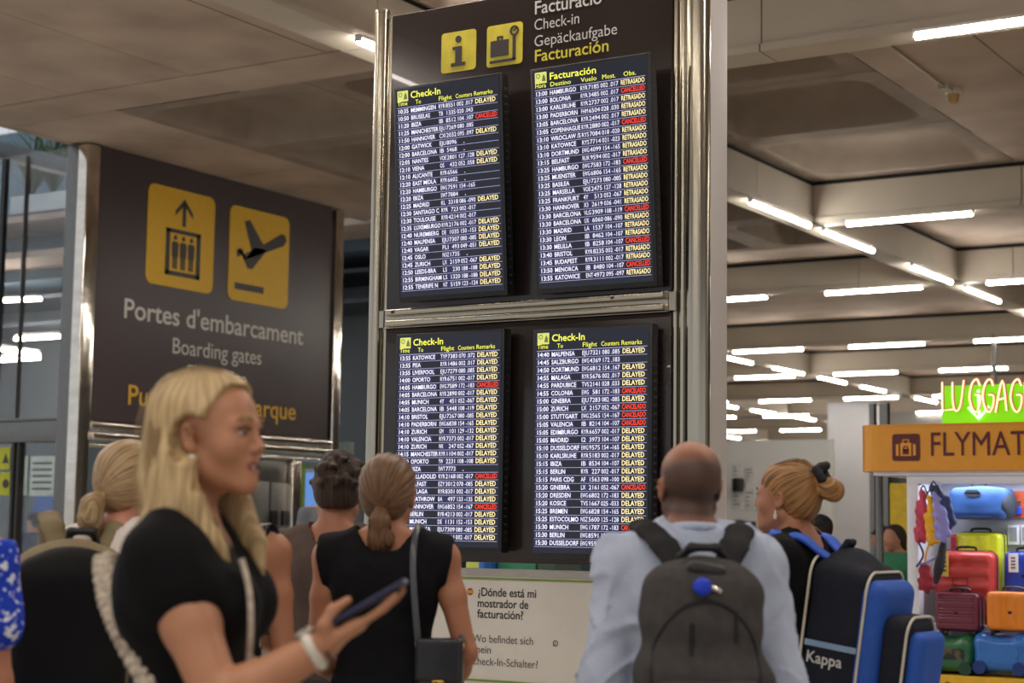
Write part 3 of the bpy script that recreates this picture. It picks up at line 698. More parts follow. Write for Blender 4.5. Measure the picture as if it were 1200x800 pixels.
# ------------------------------------------------------------------ flight monitors
M_bez = mat('monitor_bezel', (26, 26, 29), .35, var=.02)
M_disp = mat('display_glass', (26, 28, 38), .25, var=.02, emit=.35, ecol=(34, 37, 56))
M_ew = mat('display_white', (235, 235, 255), .5, emit=.92, ecol=(236, 236, 252))
M_ea = mat('display_amber', (255, 236, 176), .5, emit=.95, ecol=(255, 234, 170))
M_er = mat('display_red', (255, 70, 40), .5, emit=.9, ecol=(255, 58, 34))
M_ey = mat('display_yellow', (238, 240, 90), .5, emit=.9, ecol=(236, 240, 84))
M_el = mat('display_line', (180, 180, 230), .5, emit=.62, ecol=(176, 178, 226))
M_eg = mat('display_icon', (206, 214, 110), .5, emit=.8, ecol=(206, 212, 120))
M_eh = mat('display_haze', (44, 48, 92), .5, emit=.34, ecol=(52, 54, 104))
R1 = """10:35|MEMMINGEN|RYR|8551|002 .017|DELAYED
10:50|BRUSELAS|TB|1335|020 .043|
11:20|IBIZA|IB|8512|104 .107|CANCELLED
11:25|MANCHESTER|EJU|7269|080 .085|
11:50|HANNOVER|CXI|2032|095 .097|DELAYED
12:00|GATWICK|EJU|8096|  .|
12:00|BARCELONA|IB|5468|  .|
12:05|NANTES|VOE|2801|127 .128|DELAYED
12:10|VIENA|OS|432|052 .058|DELAYED
12:10|ALICANTE|RYR|6566|  .|
12:20|EAST MIDLA|RYR|6602|  .|
12:20|HAMBURGO|EWG|7591|154 -165|
12:20|IBIZA|SWT|7884|  .|
12:25|MADRID|KL|3318|086 -090|DELAYED
12:30|SANTIAGO C|RYR|723|002 -017|
12:30|TOULOUSE|RYR|4214|002 -017|
12:35|LUXEMBURGO|RYR|2176|002 -017|DELAYED
12:40|NUREMBERG|DE|1035|150 -153|DELAYED
12:40|MALPENSA|EJU|7307|080 -085|DELAYED
12:40|VAGAR|FLI|493|049 -051|DELAYED
12:45|OSLO|NOZ|1735|  .|
12:45|ZURICH|LX|2159|052 -067|DELAYED
12:50|LEEDS-BRA|LS|230|188 -188|DELAYED
12:55|BIRMINGHAM|LS|1320|188 -188|DELAYED
12:55|TENERIFE N|NT|5159|123 -124|DELAYED"""
R2 = """13:00|HAMBURGO|RYR|7185|002 .017|RETRASADO
13:00|BOLONIA|RYR|3485|002 .017|CANCELLED
13:00|KARLSRUHE|RYR|2737|002 .017|RETRASADO
13:00|PADERBORN|FHM|6504|028 .030|RETRASADO
13:05|BARCELONA|RYR|2494|002 .017|RETRASADO
13:05|COPENHAGUE|RYR|2880|002 -017|CANCELLED
13:10|WROCLAW /S|RYS|7084|018 -020|RETRASADO
13:10|KATOWICE|RYS|7714|021 -023|RETRASADO
13:10|DORTMUND|EWG|4099|154 -165|RETRASADO
13:15|BELFAST|RUK|9594|002 -017|RETRASADO
13:25|HAMBURGO|EWG|7583|172 -183|CANCELLED
13:25|MUENSTER|EWG|6806|154 -165|RETRASADO
13:25|BASILEA|EJU|7273|080 -085|RETRASADO
13:25|MARSELLA|VOE|2475|127 -128|RETRASADO
13:25|FRANKFURT|4Y|513|052 -067|RETRASADO
13:30|HANNOVER|X3|2619|036 -041|RETRASADO
13:30|BARCELONA|VLG|3909|108 -119|CANCELLED
13:30|BARCELONA|UX|6060|086 -090|RETRASADO
13:30|MADRID|LA|1537|104 -107|RETRASADO
13:30|LEON|IB|8462|104 -107|RETRASADO
13:30|MELILLA|IB|8258|104 -107|CANCELLED
13:40|BRISTOL|RYR|8235|002 -017|RETRASADO
13:45|BUDAPEST|RYR|3111|002 -017|RETRASADO
13:50|MENORCA|IB|8480|104 -107|CANCELLED
13:55|KATOWICE|ENT|4972|095 -097|RETRASADO"""
R3 = """13:55|KATOWICE|TYP|7383|070 .072|DELAYED
13:55|PISA|RYR|1486|002 .017|DELAYED
13:55|LIVERPOOL|EJU|7279|080 .085|DELAYED
14:00|OPORTO|RYR|6751|002 -017|DELAYED
14:05|HAMBURGO|EWG|7589|172 -183|CANCELLED
14:05|BARCELONA|RYR|2890|002 -017|DELAYED
14:05|MUNICH|4Y|451|052 -067|DELAYED
14:05|BARCELONA|IB|5448|108 -119|DELAYED
14:10|BRISTOL|EJU|7267|080 -085|DELAYED
14:10|PADERBORN|EWG|6838|154 -165|DELAYED
14:10|ZURICH|GM|101|129 -132|DELAYED
14:10|VALENCIA|RYR|7373|002 -017|DELAYED
14:10|ZURICH|WK|247|052 -067|DELAYED
14:15|MANCHESTER|RYR|1104|002 -017|DELAYED
14:20|OPORTO|YW|2231|108 -108|DELAYED
14:20|IBIZA|SWT|7773|  .|
14:25|VALLADOLID|RYR|2168|002 -017|CANCELLED
14:25|BELFAST|EZY|3012|078 -085|DELAYED
14:25|MALAGA|RYR|8301|002 -017|DELAYED
14:30|HEATHROW|BA|497|133 -135|DELAYED
14:30|HANNOVER|EWG|6852|154 -167|CANCELLED
14:30|BERLIN|RYR|4213|002 -017|DELAYED
14:35|MUNICH|DE|1131|152 -153|DELAYED
14:35|MALPENSA|EJU|7309|080 -085|DELAYED
14:35|SEGOVIA|RYR|6144|002 -017|DELAYED"""
R4 = """14:40|MALPENSA|EJU|7321|080 .085|DELAYED
14:45|SALZBURGO|EWG|4369|172 .183|
14:50|DORTMUND|EWG|6812|154 .167|DELAYED
14:55|MALAGA|RYR|5676|002 .017|DELAYED
14:55|PARDUBICE|TVS|2141|028 .033|DELAYED
14:55|COLONIA|EWG|581|172 -183|CANCELADO
15:00|GINEBRA|EJU|7283|082 -085|DELAYED
15:00|ZURICH|LX|2157|052 -067|CANCELADO
15:00|STUTTGART|EWG|2565|154 -167|CANCELADO
15:05|VALENCIA|IB|8214|104 -107|CANCELADO
15:05|EDIMBURGO|RYR|6657|002 -017|DELAYED
15:05|MADRID|I2|3973|104 -107|DELAYED
15:10|DUSSELDORF|EWG|9575|154 -165|DELAYED
15:10|KARLSRUHE|RYR|5183|002 -017|DELAYED
15:15|IBIZA|IB|8534|104 -107|DELAYED
15:15|BERLIN|RYR|227|002 -017|DELAYED
15:15|PARIS CDG|AF|1563|098 -100|DELAYED
15:20|GINEBRA|LX|2161|052 -067|CANCELADO
15:20|DRESDEN|EWG|6802|172 -183|DELAYED
15:20|KOSICE|TVS|1667|025 -033|DELAYED
15:25|BREMEN|EWG|6828|154 -165|DELAYED
15:25|ESTOCOLMO|NSZ|5600|125 -128|DELAYED
15:30|MUNICH|EWG|1787|172 -183|CANCELADO
15:30|BERLIN|EWG|8591|154 -165|CANCELADO
15:30|DUSSELDORF|EWG|9595|154 -165|CANCELADO"""
HDE = ('Check-In', [('Time', .02), ('To', .20), ('Flight', .425), ('Counters', .59), ('Remarks', .765)])
HDS = ('Facturación', [('Hora', .02), ('Destino', .155), ('Vuelo', .43), ('Most.', .615), ('Obs.', .80)])
def monitor(x0, x1, z0, z1, yb, tilt, hd, rows, label):
    """display front face: bottom edge at (y=yb, z=z0)"""
    W, H = x1-x0, (z1-z0)/math.cos(tilt)
    t = thing('flight_monitor', label, 'monitor', ((x0+x1)/2, yb, z0), 0, 'flight monitors on the board', tilt)
    D = .06
    b = MB(); b.box(-W/2, W/2, .0, D, 0, H, 0, .004); b.build('housing', M_bez, t)
    b = MB(); b.box(-W/2+.05, W/2-.05, D, D+.012, .1, H-.1); b.box(-W/2+.1, W/2-.1, D+.012, D+.03, .15, H-.15)
    b.build('rear_cover', M_black, t)
    b = MB()
    for k in range(26):
        z = H*(.05+.035*k); b.box(W/2, W/2+.0012, .022, .028, z, z+.012, 0); b.box(W/2, W/2+.0012, .036, .042, z, z+.012, 0)
    b.build('vent_slots', mat('vent_grey', (70, 70, 72), .5), t, 'stuff')
    bz = .014
    b = MB(); b.box(-W/2+bz, W/2-bz, -.002, 0, .022, H-.012); b.build('display', M_disp, t)
    M = lambda u, v, w: (-W/2+bz+u, -.002-w, v)
    w_ = W-2*bz; pitch = H*.0341; top = H*(1-.098)
    b = MB(); put_text(b, hd[0], M, w_*.15, H*(1-.058), H*.030, w_*(.30 if hd[0] == 'Check-In' else .42), 1); b.build('header_text', M_ey, t)
    for s_, x in hd[1]:
        b = MB(); put_text(b, s_, M, w_*x, H*(1-.0885), H*.0195, {'Time': .10, 'Hora': .10, 'To': .055, 'Destino': .19, 'Flight': .13, 'Vuelo': .14, 'Counters': .16, 'Most.': .12, 'Remarks': .18, 'Obs.': .11}[s_]*w_, 0); b.build('header_text', M_ey, t)
    b = MB(); b.prism([(w_*.02, H*(1-.069)), (w_*.125, H*(1-.069)), (w_*.125, H*(1-.019)), (w_*.02, H*(1-.019))], M, .0008); ic = b.build('header_icon', M_eg, t)
    b = MB(); M2 = lambda u, v, w: (-W/2+bz+u, -.003-w, v); c0, c1 = w_*.05, H*(1-.036)
    for pl in ringp(lambda P: [(c0+a*.012, c1+b_*.012) for a, b_ in P], 0, 0, .6, .9, 12): b.prism(pl, M2, .0005)
    b.prism([(w_*.082, H*(1-.060)), (w_*.118, H*(1-.060)), (w_*.112, H*(1-.040)), (w_*.100, H*(1-.028)), (w_*.09, H*(1-.040))], M2, .0005)
    b.build('icon_figures', mat('icon_dark', (120, 130, 60), .5, emit=.35), ic)
    b = MB(); b.prism([(w_*.015, top-.0012), (w_*.985, top-.0012), (w_*.985, top+.0012), (w_*.015, top+.0012)], M, .0006); b.build('header_line', M_el, t)
    for i, r in enumerate(rows.split('\n')):
        tm, de, al, no, co, re = r.split('|'); zb = top-pitch*(i+1); cap = pitch*.56; yb_ = zb+pitch*.22
        b = MB()
        b.prism([(w_*.012, zb+.002), (w_*.135, zb+.002), (w_*.135, zb+pitch-.002), (w_*.012, zb+pitch-.002)], M, .0003, 4)
        dw = min(w_*.265, text_w(de, 1)*cap/CAP*.86)
        b.prism([(w_*.145, zb+.003), (w_*.155+dw, zb+.003), (w_*.155+dw, zb+pitch-.003), (w_*.145, zb+pitch-.003)], M, .0003, 4)
        b.prism([(w_*.425, zb+.003), (w_*(.76 if len(co) > 4 else .60), zb+.003), (w_*(.76 if len(co) > 4 else .60), zb+pitch-.003), (w_*.425, zb+pitch-.003)], M, .0003, 4)
        put_text(b, tm, M, w_*.02, yb_, cap, w_*.11, 1, 0)
        put_text(b, de, M, w_*.15, yb_, cap, dw, 1, 0)
        put_text(b, al, M, w_*.423, yb_, cap, w_*.0215*len(al), 0, 0)
        nw = w_*.0245*len(no); put_text(b, no, M, w_*.585-nw+.003, yb_, cap, nw, 0, 0)
        put_text(b, co, M, w_*.60, yb_, cap, w_*(.155 if len(co) > 4 else .07), 0, 0)
        if re: put_text(b, re, M, w_*.775, yb_, cap*1.08, w_*(.205 if len(re) > 7 else .195), 1, 2 if re[0] == 'C' else 1)
        b.prism([(w_*.012, zb-.0009), (w_*.985, zb-.0009), (w_*.985, zb+.0009), (w_*.012, zb+.0009)], M, .0006, 3)
        b.build('flight_row', [M_ew, M_ea, M_er, M_el, M_eh], t)
    return t
def mon_from_px(tl, tr, bl, br, yt, yb, hd, rows, label):
    a, c = XZ(*tl, y=yt), XZ(*tr, y=yt); d, e = XZ(*bl, y=yb), XZ(*br, y=yb)
    x0, x1 = (a[0]+d[0])/2, (c[0]+e[0])/2; z1 = (a[1]+c[1])/2; z0 = (d[1]+e[1])/2
    tilt = math.atan2(yb-yt, z1-z0)
    return monitor(x0, x1, z0, z1, yb, tilt, hd, rows, label)
mon_from_px((461, 102), (590, 86), (467, 353), (592, 347), BY0-.18, BY0-.10, HDE, R1, 'upper left portrait flight monitor, first row 10:35 Memmingen')
mon_from_px((622, 80), (765, 62), (628, 344), (766, 336), BY0-.18, BY0-.10, HDS, R2, 'upper right portrait flight monitor headed Facturación')
mon_from_px((463.5, 390), (592, 386), (460, 641), (586.5, 652), BY0-.09, BY0-.09, HDE, R3, 'lower left portrait flight monitor, first row 13:55 Katowice')
mon_from_px((624, 387), (764, 377), (622, 655), (763, 655), BY0-.09, BY0-.09, HDE, R4, 'lower right portrait flight monitor, first row 14:40 Malpensa')
b = MB()
# ------------------------------------------------------------------ help panel under the board (its square code is left out)
HY = BY0-.03
hp = thing('help_panel', 'white help panel under the board asking ¿Dónde está mi mostrador de facturación?', 'panel', (-4.1, HY, 0))
zt = XZ(545, 677, HY)[1]; zb = XZ(560, 797, HY)[1]
M_hp = mat('panel_white', (212, 206, 196), .35, var=.02)
b = MB(); b.box(-4.84, -3.37, HY, HY+.03, .25, zt+.045, 0, .003); part(b, 'panel_sheet', M_hp, hp)
b = MB(); b.box(-4.84, -3.37, HY-.003, HY, zt+.012, zt+.045); part(b, 'grey_band', mat('panel_grey', (170, 165, 160), .5), hp)
M_grn = mat('panel_green', (118, 146, 60), .5)
for z in (zt, zb):
    b = MB(); b.box(-4.84, -3.37, HY-.005, HY-.001, z-.003, z+.006); part(b, 'green_line', M_grn, hp)
Mh = lambda u, v, w: (u, HY-w, v)
def htext(st, pxl, pyl, pxr, pyr, cap, bold, m):
    a, c = XZ(pxl, pyl, HY), XZ(pxr, pyr, HY); 
    for w_, xx, ww in words(st, a[0], cap, c[0]-a[0], bold+2):
        t = MB(); put_text(t, w_, Mh, xx, (a[1]+c[1])/2, cap, ww, bold+2, 0, .002); part(t, 'lettering', m, hp)
M_ink = mat('panel_ink', (38, 34, 34), .5)
htext('¿Dónde está mi', 560, 698, 629, 700, .036, 1, M_ink); htext('mostrador de', 559.5, 711, 619.5, 713, .036, 1, M_ink); htext('facturación?', 559.5, 723.5, 613.5, 725.5, .036, 1, M_ink)
M_ink2 = mat('panel_ink_soft', (84, 78, 76), .5)
htext('Wo befindet sich', 554, 752, 625.5, 755, .033, 0, M_ink2); htext('mein', 555, 764.5, 576, 765.5, .033, 0, M_ink2); htext('Check-In-Schalter?', 552, 778.5, 631, 782.5, .033, 0, M_ink2)
a = XZ(551, 693, HY); b = MB(); b.prism(disc(a[0], a[1], .016, 18), Mh, .002); fg = part(b, 'round_flag', mat('flag_red', (170, 60, 40), .5), hp)
b = MB(); b.prism([(a[0]-.015, a[1]-.006), (a[0]+.015, a[1]-.006), (a[0]+.015, a[1]+.006), (a[0]-.015, a[1]+.006)], Mh, .003); part(b, 'flag_band', mat('flag_yellow', (206, 160, 50), .5), hp)
a = XZ(651, 753.5, HY); b = MB()
for pl in ringp(lambda P: [(a[0]+u*.013, a[1]+v*.013) for u, v in P], 0, 0, .75, 1.0, 16): b.prism(pl, Mh, .002)
b.prism([(a[0]-.012, a[1]-.014), (a[0]-.004, a[1]-.011), (a[0]-.010, a[1]-.004)], Mh, .002); put_text(b, '(', Mh, a[0]-.004, a[1]-.006, .014, .006, 1, 0, .002)
part(b, 'chat_symbol', M_ink2, hp)
# objects glimpsed in the slot between board and panel
for i, (x0, x1, c, lab) in enumerate([(545, 580, (188, 196, 92), 'yellow green box glimpsed in the slot under the board'), (560, 568, (40, 100, 180), 'small blue box glimpsed in the slot under the board'), (582, 628, (44, 118, 88), 'green display glimpsed in the slot under the board'), (629, 652, (50, 70, 54), 'dark green box glimpsed in the slot under the board')]):
    yy = 9.0-.12*(i == 1); A, B = ony(x0, 690, yy), ony(x1, 648, yy)
    t = thing('display_box', lab, 'box', (float(A[0]), yy, 0)); b = MB(); b.box(A[0], B[0], yy, yy+.3, 0, B[2], 0, .01); part(b, 'body', mat('slot%d' % i, c, .5), t)
    b = MB(); b.box(A[0]+.01, B[0]-.01, yy-.004, yy, B[2]-.05, B[2]-.02); part(b, 'label_strip', M_hp, t)
# ------------------------------------------------------------------ luggage shop on the right
SY = 12.1
def SXZ(px, py, y=SY): p = ony(px, py, y); return float(p[0]), float(p[2])
M_or = mat('fascia_orange', (226, 152, 12), .3, var=.03, coat=.3)
M_mar = mat('letters_maroon', (92, 18, 30), .4)
M_shw = mat('shop_white', (228, 230, 240), .4, var=.02)
M_shb = mat('shop_back', (186, 190, 198), .5, var=.03)
x0, zt_ = SXZ(1003, 498); zb_ = SXZ(1003, 552)[1]; x1 = x0+3.0
sh = thing('shop_kiosk', 'white framed luggage kiosk with orange fascia lettered FLYMAT', 'kiosk', (x0, SY, 0))
b = MB(); R_ = .16; P = [(x1, SY+1.5), (x0+.02, SY+1.5)]+[(x0+R_-R_*math.cos(math.radians(a)), SY+R_-R_*math.sin(math.radians(a))) for a in range(0, 91, 15)]+[(x1, SY)]
n = len(P); b.add([(u, v, zb_) for u, v in P]+[(u, v, zt_) for u, v in P], [tuple(range(n))[::1], tuple(range(2*n-1, n-1, -1))]+[(i, i+n, (i+1) % n+n, (i+1) % n) for i in range(n)])
part(b, 'fascia', M_or, sh)
b = MB(); b.box(x0+.16, x1, SY-.006, SY-.001, zb_, zb_+.012); b.box(x0+.16, x1, SY-.006, SY-.001, zt_-.012, zt_); part(b, 'fascia_edge', M_or, sh)
Mf = lambda u, v, w: (u, SY-.002-w, v)
a0, a1 = SXZ(1046, 540), SXZ(1078, 508); b = MB(); b.prism(rrect(a0[0], a0[1], a1[0], a1[1], .02), Mf, .004); e_ = part(b, 'fascia_emblem', M_mar, sh)
q = sc(a0[0], a1[0], a0[1], a1[1]); Mf2 = lambda u, v, w: (u, SY-.007-w, v); b = MB()
for pl in ([(.30, .18), (.70, .18), (.70, .66), (.30, .66)], [(.14, .20), (.24, .18), (.24, .64), (.14, .60)], [(.76, .18), (.86, .20), (.86, .60), (.76, .64)], [(.38, .66), (.42, .66), (.42, .78), (.38, .78)], [(.58, .66), (.62, .66), (.62, .78), (.58, .78)], [(.38, .76), (.62, .76), (.62, .80), (.38, .80)]): b.prism(q(pl), Mf2, .003)
part(b, 'suitcase_mark', M_or, sh); b = MB(); Mf3 = lambda u, v, w: (u, SY-.011-w, v)
b.prism(q([(.39, .24), (.61, .24), (.61, .44), (.39, .44)]), Mf3, .002)
for pl in ringp(q, .5, .46, .06, .10, 12): b.prism(pl, Mf3, .002)
part(b, 'padlock_mark', M_mar, sh)
t0 = SXZ(1089, 534); t1 = SXZ(1204, 532); b = MB(); put_text(b, 'FLYMAT', Mf, t0[0], t0[1], .165, t1[0]-t0[0], 2, 0, .004); part(b, 'lettering', M_mar, sh)
# white frame, back wall, lit soffit, floor plinth
fx0, fx1 = SXZ(1060, 600)[0], SXZ(1073, 600)[0]
b = MB(); b.box(fx0, fx1, SY+.05, SY+.16, 0, zb_-.0905, 0, .004); part(b, 'frame_upright', M_shw, sh)
b = MB(); b.box(fx0, x1, SY+.05, SY+.16, zb_-.09, zb_, 0, .004); part(b, 'frame_head', M_shw, sh)
b = MB(); b.box(fx0, fx0+.03, SY+.16, SY+.74, 0, zb_); part(b, 'side_panel', M_shw, sh)
b = MB(); b.box(fx0, x1, SY+.74, SY+.78, 0, zb_); part(b, 'back_panel', M_shb, sh)
b = MB(); b.box(x0+.12, x1, SY+.03, SY+1.3, zb_-.03, zb_-.001); part(b, 'soffit', M_shw, sh)
M_spot = mat('spot_glow', (240, 244, 255), .5, emit=25)
for px in (1108, 1140, 1171, 1200):
    xx, zz = SXZ(px, 556); b = MB(); b.lathe([(.018, 0), (.026, .01), (.024, .05)], 14, (xx, SY+.22, zz-.05)); part(b, 'spot_light', M_alu if px in (1140,) else M_alu, sh)
    b = MB(); b.lathe([(.001, 0), (.016, .0), (.016, .004)], 14, (xx, SY+.22, zz-.054)); part(b, 'spot_lens', M_spot, sh)
l = area('kiosk_lamp', (fx0+1.0, SY+.36, zb_-.06), 1.7, .4, 17, (.88, .92, 1)); 
tz = SXZ(1100, 790)[1]
b = MB(); b.box(fx0+.1, x1, SY+.0, SY+.73, 0, tz, 0, .01); part(b, 'plinth', mat('plinth_yellow', (220, 170, 30), .4), sh)
b = MB(); put_text(b, 'D', lambda u, v, w: (u, SY-.001-w, v), SXZ(1107, 800)[0], tz-.12, .07, None, 1, 0, .002); part(b, 'plinth_letter', M_mar, sh)
b = MB(); b.box(fx0+.1, x1, SY+.27, SY+.73, tz, tz+.34, 0, .01); part(b, 'step_shelf', M_shw, sh)
# poles carrying the fascia
b = MB(); xx, zz = SXZ(1030, 560, SY+.7); b.cyl((xx, SY+.7), .03, 0, zb_, 16); part(b, 'side_pole', M_alu, sh)
# neon sign
NY = SY+.25
nx0, nz0 = SXZ(1104, 497, NY); nx1, nz1 = SXZ(1260, 447, NY)
ns = thing('neon_sign', 'bright green sign with pink white neon letters LUGGAGE on top of the kiosk', 'sign', (nx0, NY, zt_))
b = MB(); b.box(nx0, nx1, NY, NY+.04, zt_, nz1, 0, .005); part(b, 'green_board', mat('neon_green', (120, 215, 10), .5, emit=.62, ecol=(128, 222, 10)), ns)
M_neon = mat('neon_tube', (255, 228, 190), .4, emit=1.3, ecol=(255, 214, 176))
LETT = {'L': [[(0, 1), (.0, .02), (.75, .05)]], 'U': [[(0, 1), (.02, .3), (.22, .0), (.55, .2), (.8, 1.05)]], 'G': [[(.75, .86), (.55, 1.08), (.22, .95), (.02, .5), (.2, .08), (.5, -.03), (.72, .2), (.75, .52), (.42, .55)]],
        'A': [[(0, -.05), (.5, 1.05), (.75, 0)], [(.2, .38), (.66, .44)]], 'E': [[(.6, 1), (0, 1), (0, 0), (.65, 0)], [(0, .5), (.5, .5)]]}
def smooth(pts, n=4):
    P = [np.array(p, float) for p in pts]; out = []
    for i in range(len(P)-1):
        p0, p1, p2, p3 = P[max(i-1, 0)], P[i], P[i+1], P[min(i+2, len(P)-1)]
        for k in range(n):
            t = k/n; out.append(.5*((2*p1)+(-p0+p2)*t+(2*p0-5*p1+4*p2-p3)*t*t+(-p0+3*p1-3*p2+p3)*t**3))
    out.append(P[-1]); return out
lx = [(1107, 'L'), (1119, 'U'), (1138.5, 'G'), (1154, 'G'), (1169, 'A'), (1186.5, 'G'), (1204, 'E')]
for px, ch in lx:
    ox, oz = SXZ(px, 482, NY); hgt = SXZ(px, 448, NY)[1]-oz; ww = .095
    for st in LETT[ch]:
        pts = st if ch in 'LE' else smooth(st, 4)
        b = MB(); b.tube([(ox+p[0]*ww*1.1, NY-.05, oz+p[1]*hgt) for p in pts], .0065, 6); part(b, 'neon_letter', M_neon, ns)
        b = MB(); b.tube([(ox+p[0]*ww*1.1, NY-.03, oz+p[1]*hgt+.006) for p in pts], .011, 6); part(b, 'tube_backing', mat('neon_back', (214, 110, 90), .5), ns)
ox, oz = SXZ(1148, 491, NY); b = MB()
M_arr = mat('arrow_glow', (225, 255, 225), .5, emit=1.2)
b.tube([(ox, NY-.02, oz+.21), (ox+.004, NY-.02, oz)], .01, 6); b.tube([(ox-.075, NY-.02, oz+.085), (ox, NY-.02, oz), (ox+.075, NY-.02, oz+.09)], .01, 6); part(b, 'neon_arrow', M_arr, ns)
P = ony(1159, 400, 31.6); hr = thing('hanging_rod', 'grey rod hanging from the fourth cross beam behind the green luggage sign', 'rod', (float(P[0]), 31.9, 3.0)); b = MB(); b.cyl((P[0], 31.9), .045, 3.0, ZB+.05, 10); part(b, 'rod', M_alu, hr); b = MB(); b.box(P[0]-.4, P[0]+.4, 31.85, 31.95, 2.9, 3.3, 0, .01); part(b, 'hanging_plate', M_house, hr)
# ------------------------------------------------------------------ goods
def suitcase(px0, py0, px1, py1, y, col, label, ribs='h', nr=9, depth=.26, name='suitcase', handle=True):
    A, B = ony(px0, py1, y), ony(px1, py0, y); W, H = float(B[0]-A[0]), float(B[2]-A[2]); cx = float(A[0]+B[0])/2; z0 = float(A[2])
    t = thing(name, label, 'suitcase', (cx, y+depth/2, z0), 0, 'suitcases in the kiosk')
    m = mat('shell'+str(col), col, .28, var=.03, coat=.4); wh = .035
    r = min(W, H)*.16
    s_ = SDF(); s_.rbox((0, 0, wh+(H-wh)/2), (W/2, depth/2, (H-wh)/2), r*.75)
    def ridges(P, F):
        X, Y, Z = P; c = (Z if ribs == 'h' else X); L = (H if ribs == 'h' else W)
        return F+.0035*np.clip(np.cos(c/L*2*PI*nr)*1.6, -1, 1)*((np.abs(X) < W/2*.86) & (np.abs(Z-H/2-wh/2) < H/2*.84))
    s_.fn(ridges)
    link('shell', s_.mesh(.009, 'shell'), m, t)
    b = MB(); b.box(-W/2+r*.4, W/2-r*.4, -.004, .004, wh-.002, wh+.006); pts = [(p[0], 0, p[1]) for p in rrect(-W/2-.002, wh-.002, W/2+.002, H+.002, r*.8, 5)]
    b.tube(pts, .005, 6, closed=True); b.build('zip_seam', mat('zip_dark', (40, 38, 40), .5), t)
    if handle:
        b = MB(); b.tube(smooth([(-.07, 0, H-.004), (-.065, 0, H+.022), (0, 0, H+.028), (.065, 0, H+.022), (.07, 0, H-.004)], 3), .009, 6); b.build('carry_handle', M_black, t)
        b = MB(); b.box(-.012, .012, -depth/2-.006, -depth/2+.01, H*.5, H*.56, 0, .003); b.build('logo_badge', mat('badge', (40, 36, 40), .3, .5), t)
    for sx in (-1, 1):
        for sy in (-1, 1):
            b = MB(); b.tube([(sx*(W/2-.04)-.01, sy*(depth/2-.04), .022), (sx*(W/2-.04)+.01, sy*(depth/2-.04), .022)], .022, 12); b.build('wheel', M_black, t)
    return t, W, H
zs = tz+.34
suitcase(1119, 624, 1172, 722, SY+.50, (214, 226, 40), 'tall lime yellow hard suitcase at the back of the kiosk', 'v', 3, .2)
suitcase(1094, 646, 1163, 744, SY+.28, (196, 62, 56), 'large coral red ribbed suitcase in the middle of the kiosk', 'h', 6, .2)
suitcase(1095, 695, 1146, 744, SY+.06, (104, 22, 48), 'small maroon finely ribbed suitcase in front of the red one', 'h', 14, .19)
suitcase(1155, 694, 1212, 744, SY+.06, (232, 132, 18), 'bright orange smooth suitcase at the right of the kiosk', 'v', 2, .19)
suitcase(1177, 647, 1222, 705, SY+.40, (30, 62, 178), 'royal blue suitcase with a white tag at the kiosk right edge', 'v', 5, .2)
# tags and stickers
def fpanel(px0, py0, px1, py1, y, m, name, label, cat, ex=None):
    A, B = ony(px0, py1, y), ony(px1, py0, y); t = thing(name, label, cat, (float(A[0]), y, float(A[2]))); b = MB(); b.box(A[0], B[0], y, y+.006, A[2], B[2], 0); part(b, 'sheet', m, t)
    if ex: b = MB(); ex(b, A, B, y); part(b, 'print', M_ink, t)
    return t
M_tagw = mat('tag_white', (232, 232, 236), .5)
def px_print(b, A, B, y):
    for k in range(4): b.box(A[0]+(B[0]-A[0])*.25, A[0]+(B[0]-A[0])*.7, y-.002, y, A[2]+(B[2]-A[2])*(.2+.17*k), A[2]+(B[2]-A[2])*(.27+.17*k))
fpanel(1182, 648, 1193, 670, SY+.385, M_tagw, 'price_tag', 'white price tag with red foot hanging on the royal blue suitcase', 'tag', px_print)
fpanel(1103, 646, 1111, 675, SY+.26, mat('tag_yellow', (226, 200, 90), .5), 'price_tag', 'yellow upright price tag on the coral red suitcase', 'tag', px_print)
fpanel(1114, 626, 1121, 645, SY+.48, mat('tag_red', (180, 50, 60), .5), 'price_tag', 'dark red tag at the top left of the lime suitcase', 'tag', px_print)
A = ony(1116, 693, SY+.27); B = ony(1134, 677, SY+.27); b = MB()
for u0, u1, v0, v1 in ((0, 1, 0, .05), (0, 1, .95, 1), (0, .05, 0, 1), (.95, 1, 0, 1), (.35, .85, .4, .5)): b.box(A[0]+(B[0]-A[0])*u0, A[0]+(B[0]-A[0])*u1, SY+.266, SY+.27, A[2]+(B[2]-A[2])*v0, A[2]+(B[2]-A[2])*v1)
b.prism(disc(float(A[0]+(B[0]-A[0])*.2), float(A[2]+(B[2]-A[2])*.45), .012), lambda u, v, w: (u, SY+.27-w, v), .004)
tag(b.build('outline_sticker', mat('sticker_ink', (110, 30, 34), .5)), 'dark outlined square sticker on the front of the coral red suitcase', 'sticker')
for i, px in enumerate((1181, 1196)):
    A, B = ony(px, 638, SY+.70), ony(px+13, 615, SY+.70); t = thing('price_notice', ['white framed notice on the kiosk back wall above the blue suitcase', 'second white framed notice on the kiosk wall, cut by the picture edge'][i], 'notice', (float(A[0]), SY+.70, float(A[2])))
    b = MB(); b.box(A[0], B[0], SY+.70, SY+.72, A[2], B[2], 0, .003); part(b, 'frame', M_tagw, t); b = MB(); w_ = B[0]-A[0]; h_ = B[2]-A[2]; b.box(A[0]+w_*.18, B[0]-w_*.18, SY+.695, SY+.70, A[2]+h_*.2, B[2]-h_*.12); part(b, 'insert', mat('insert_grey', (150, 152, 158), .5), t)
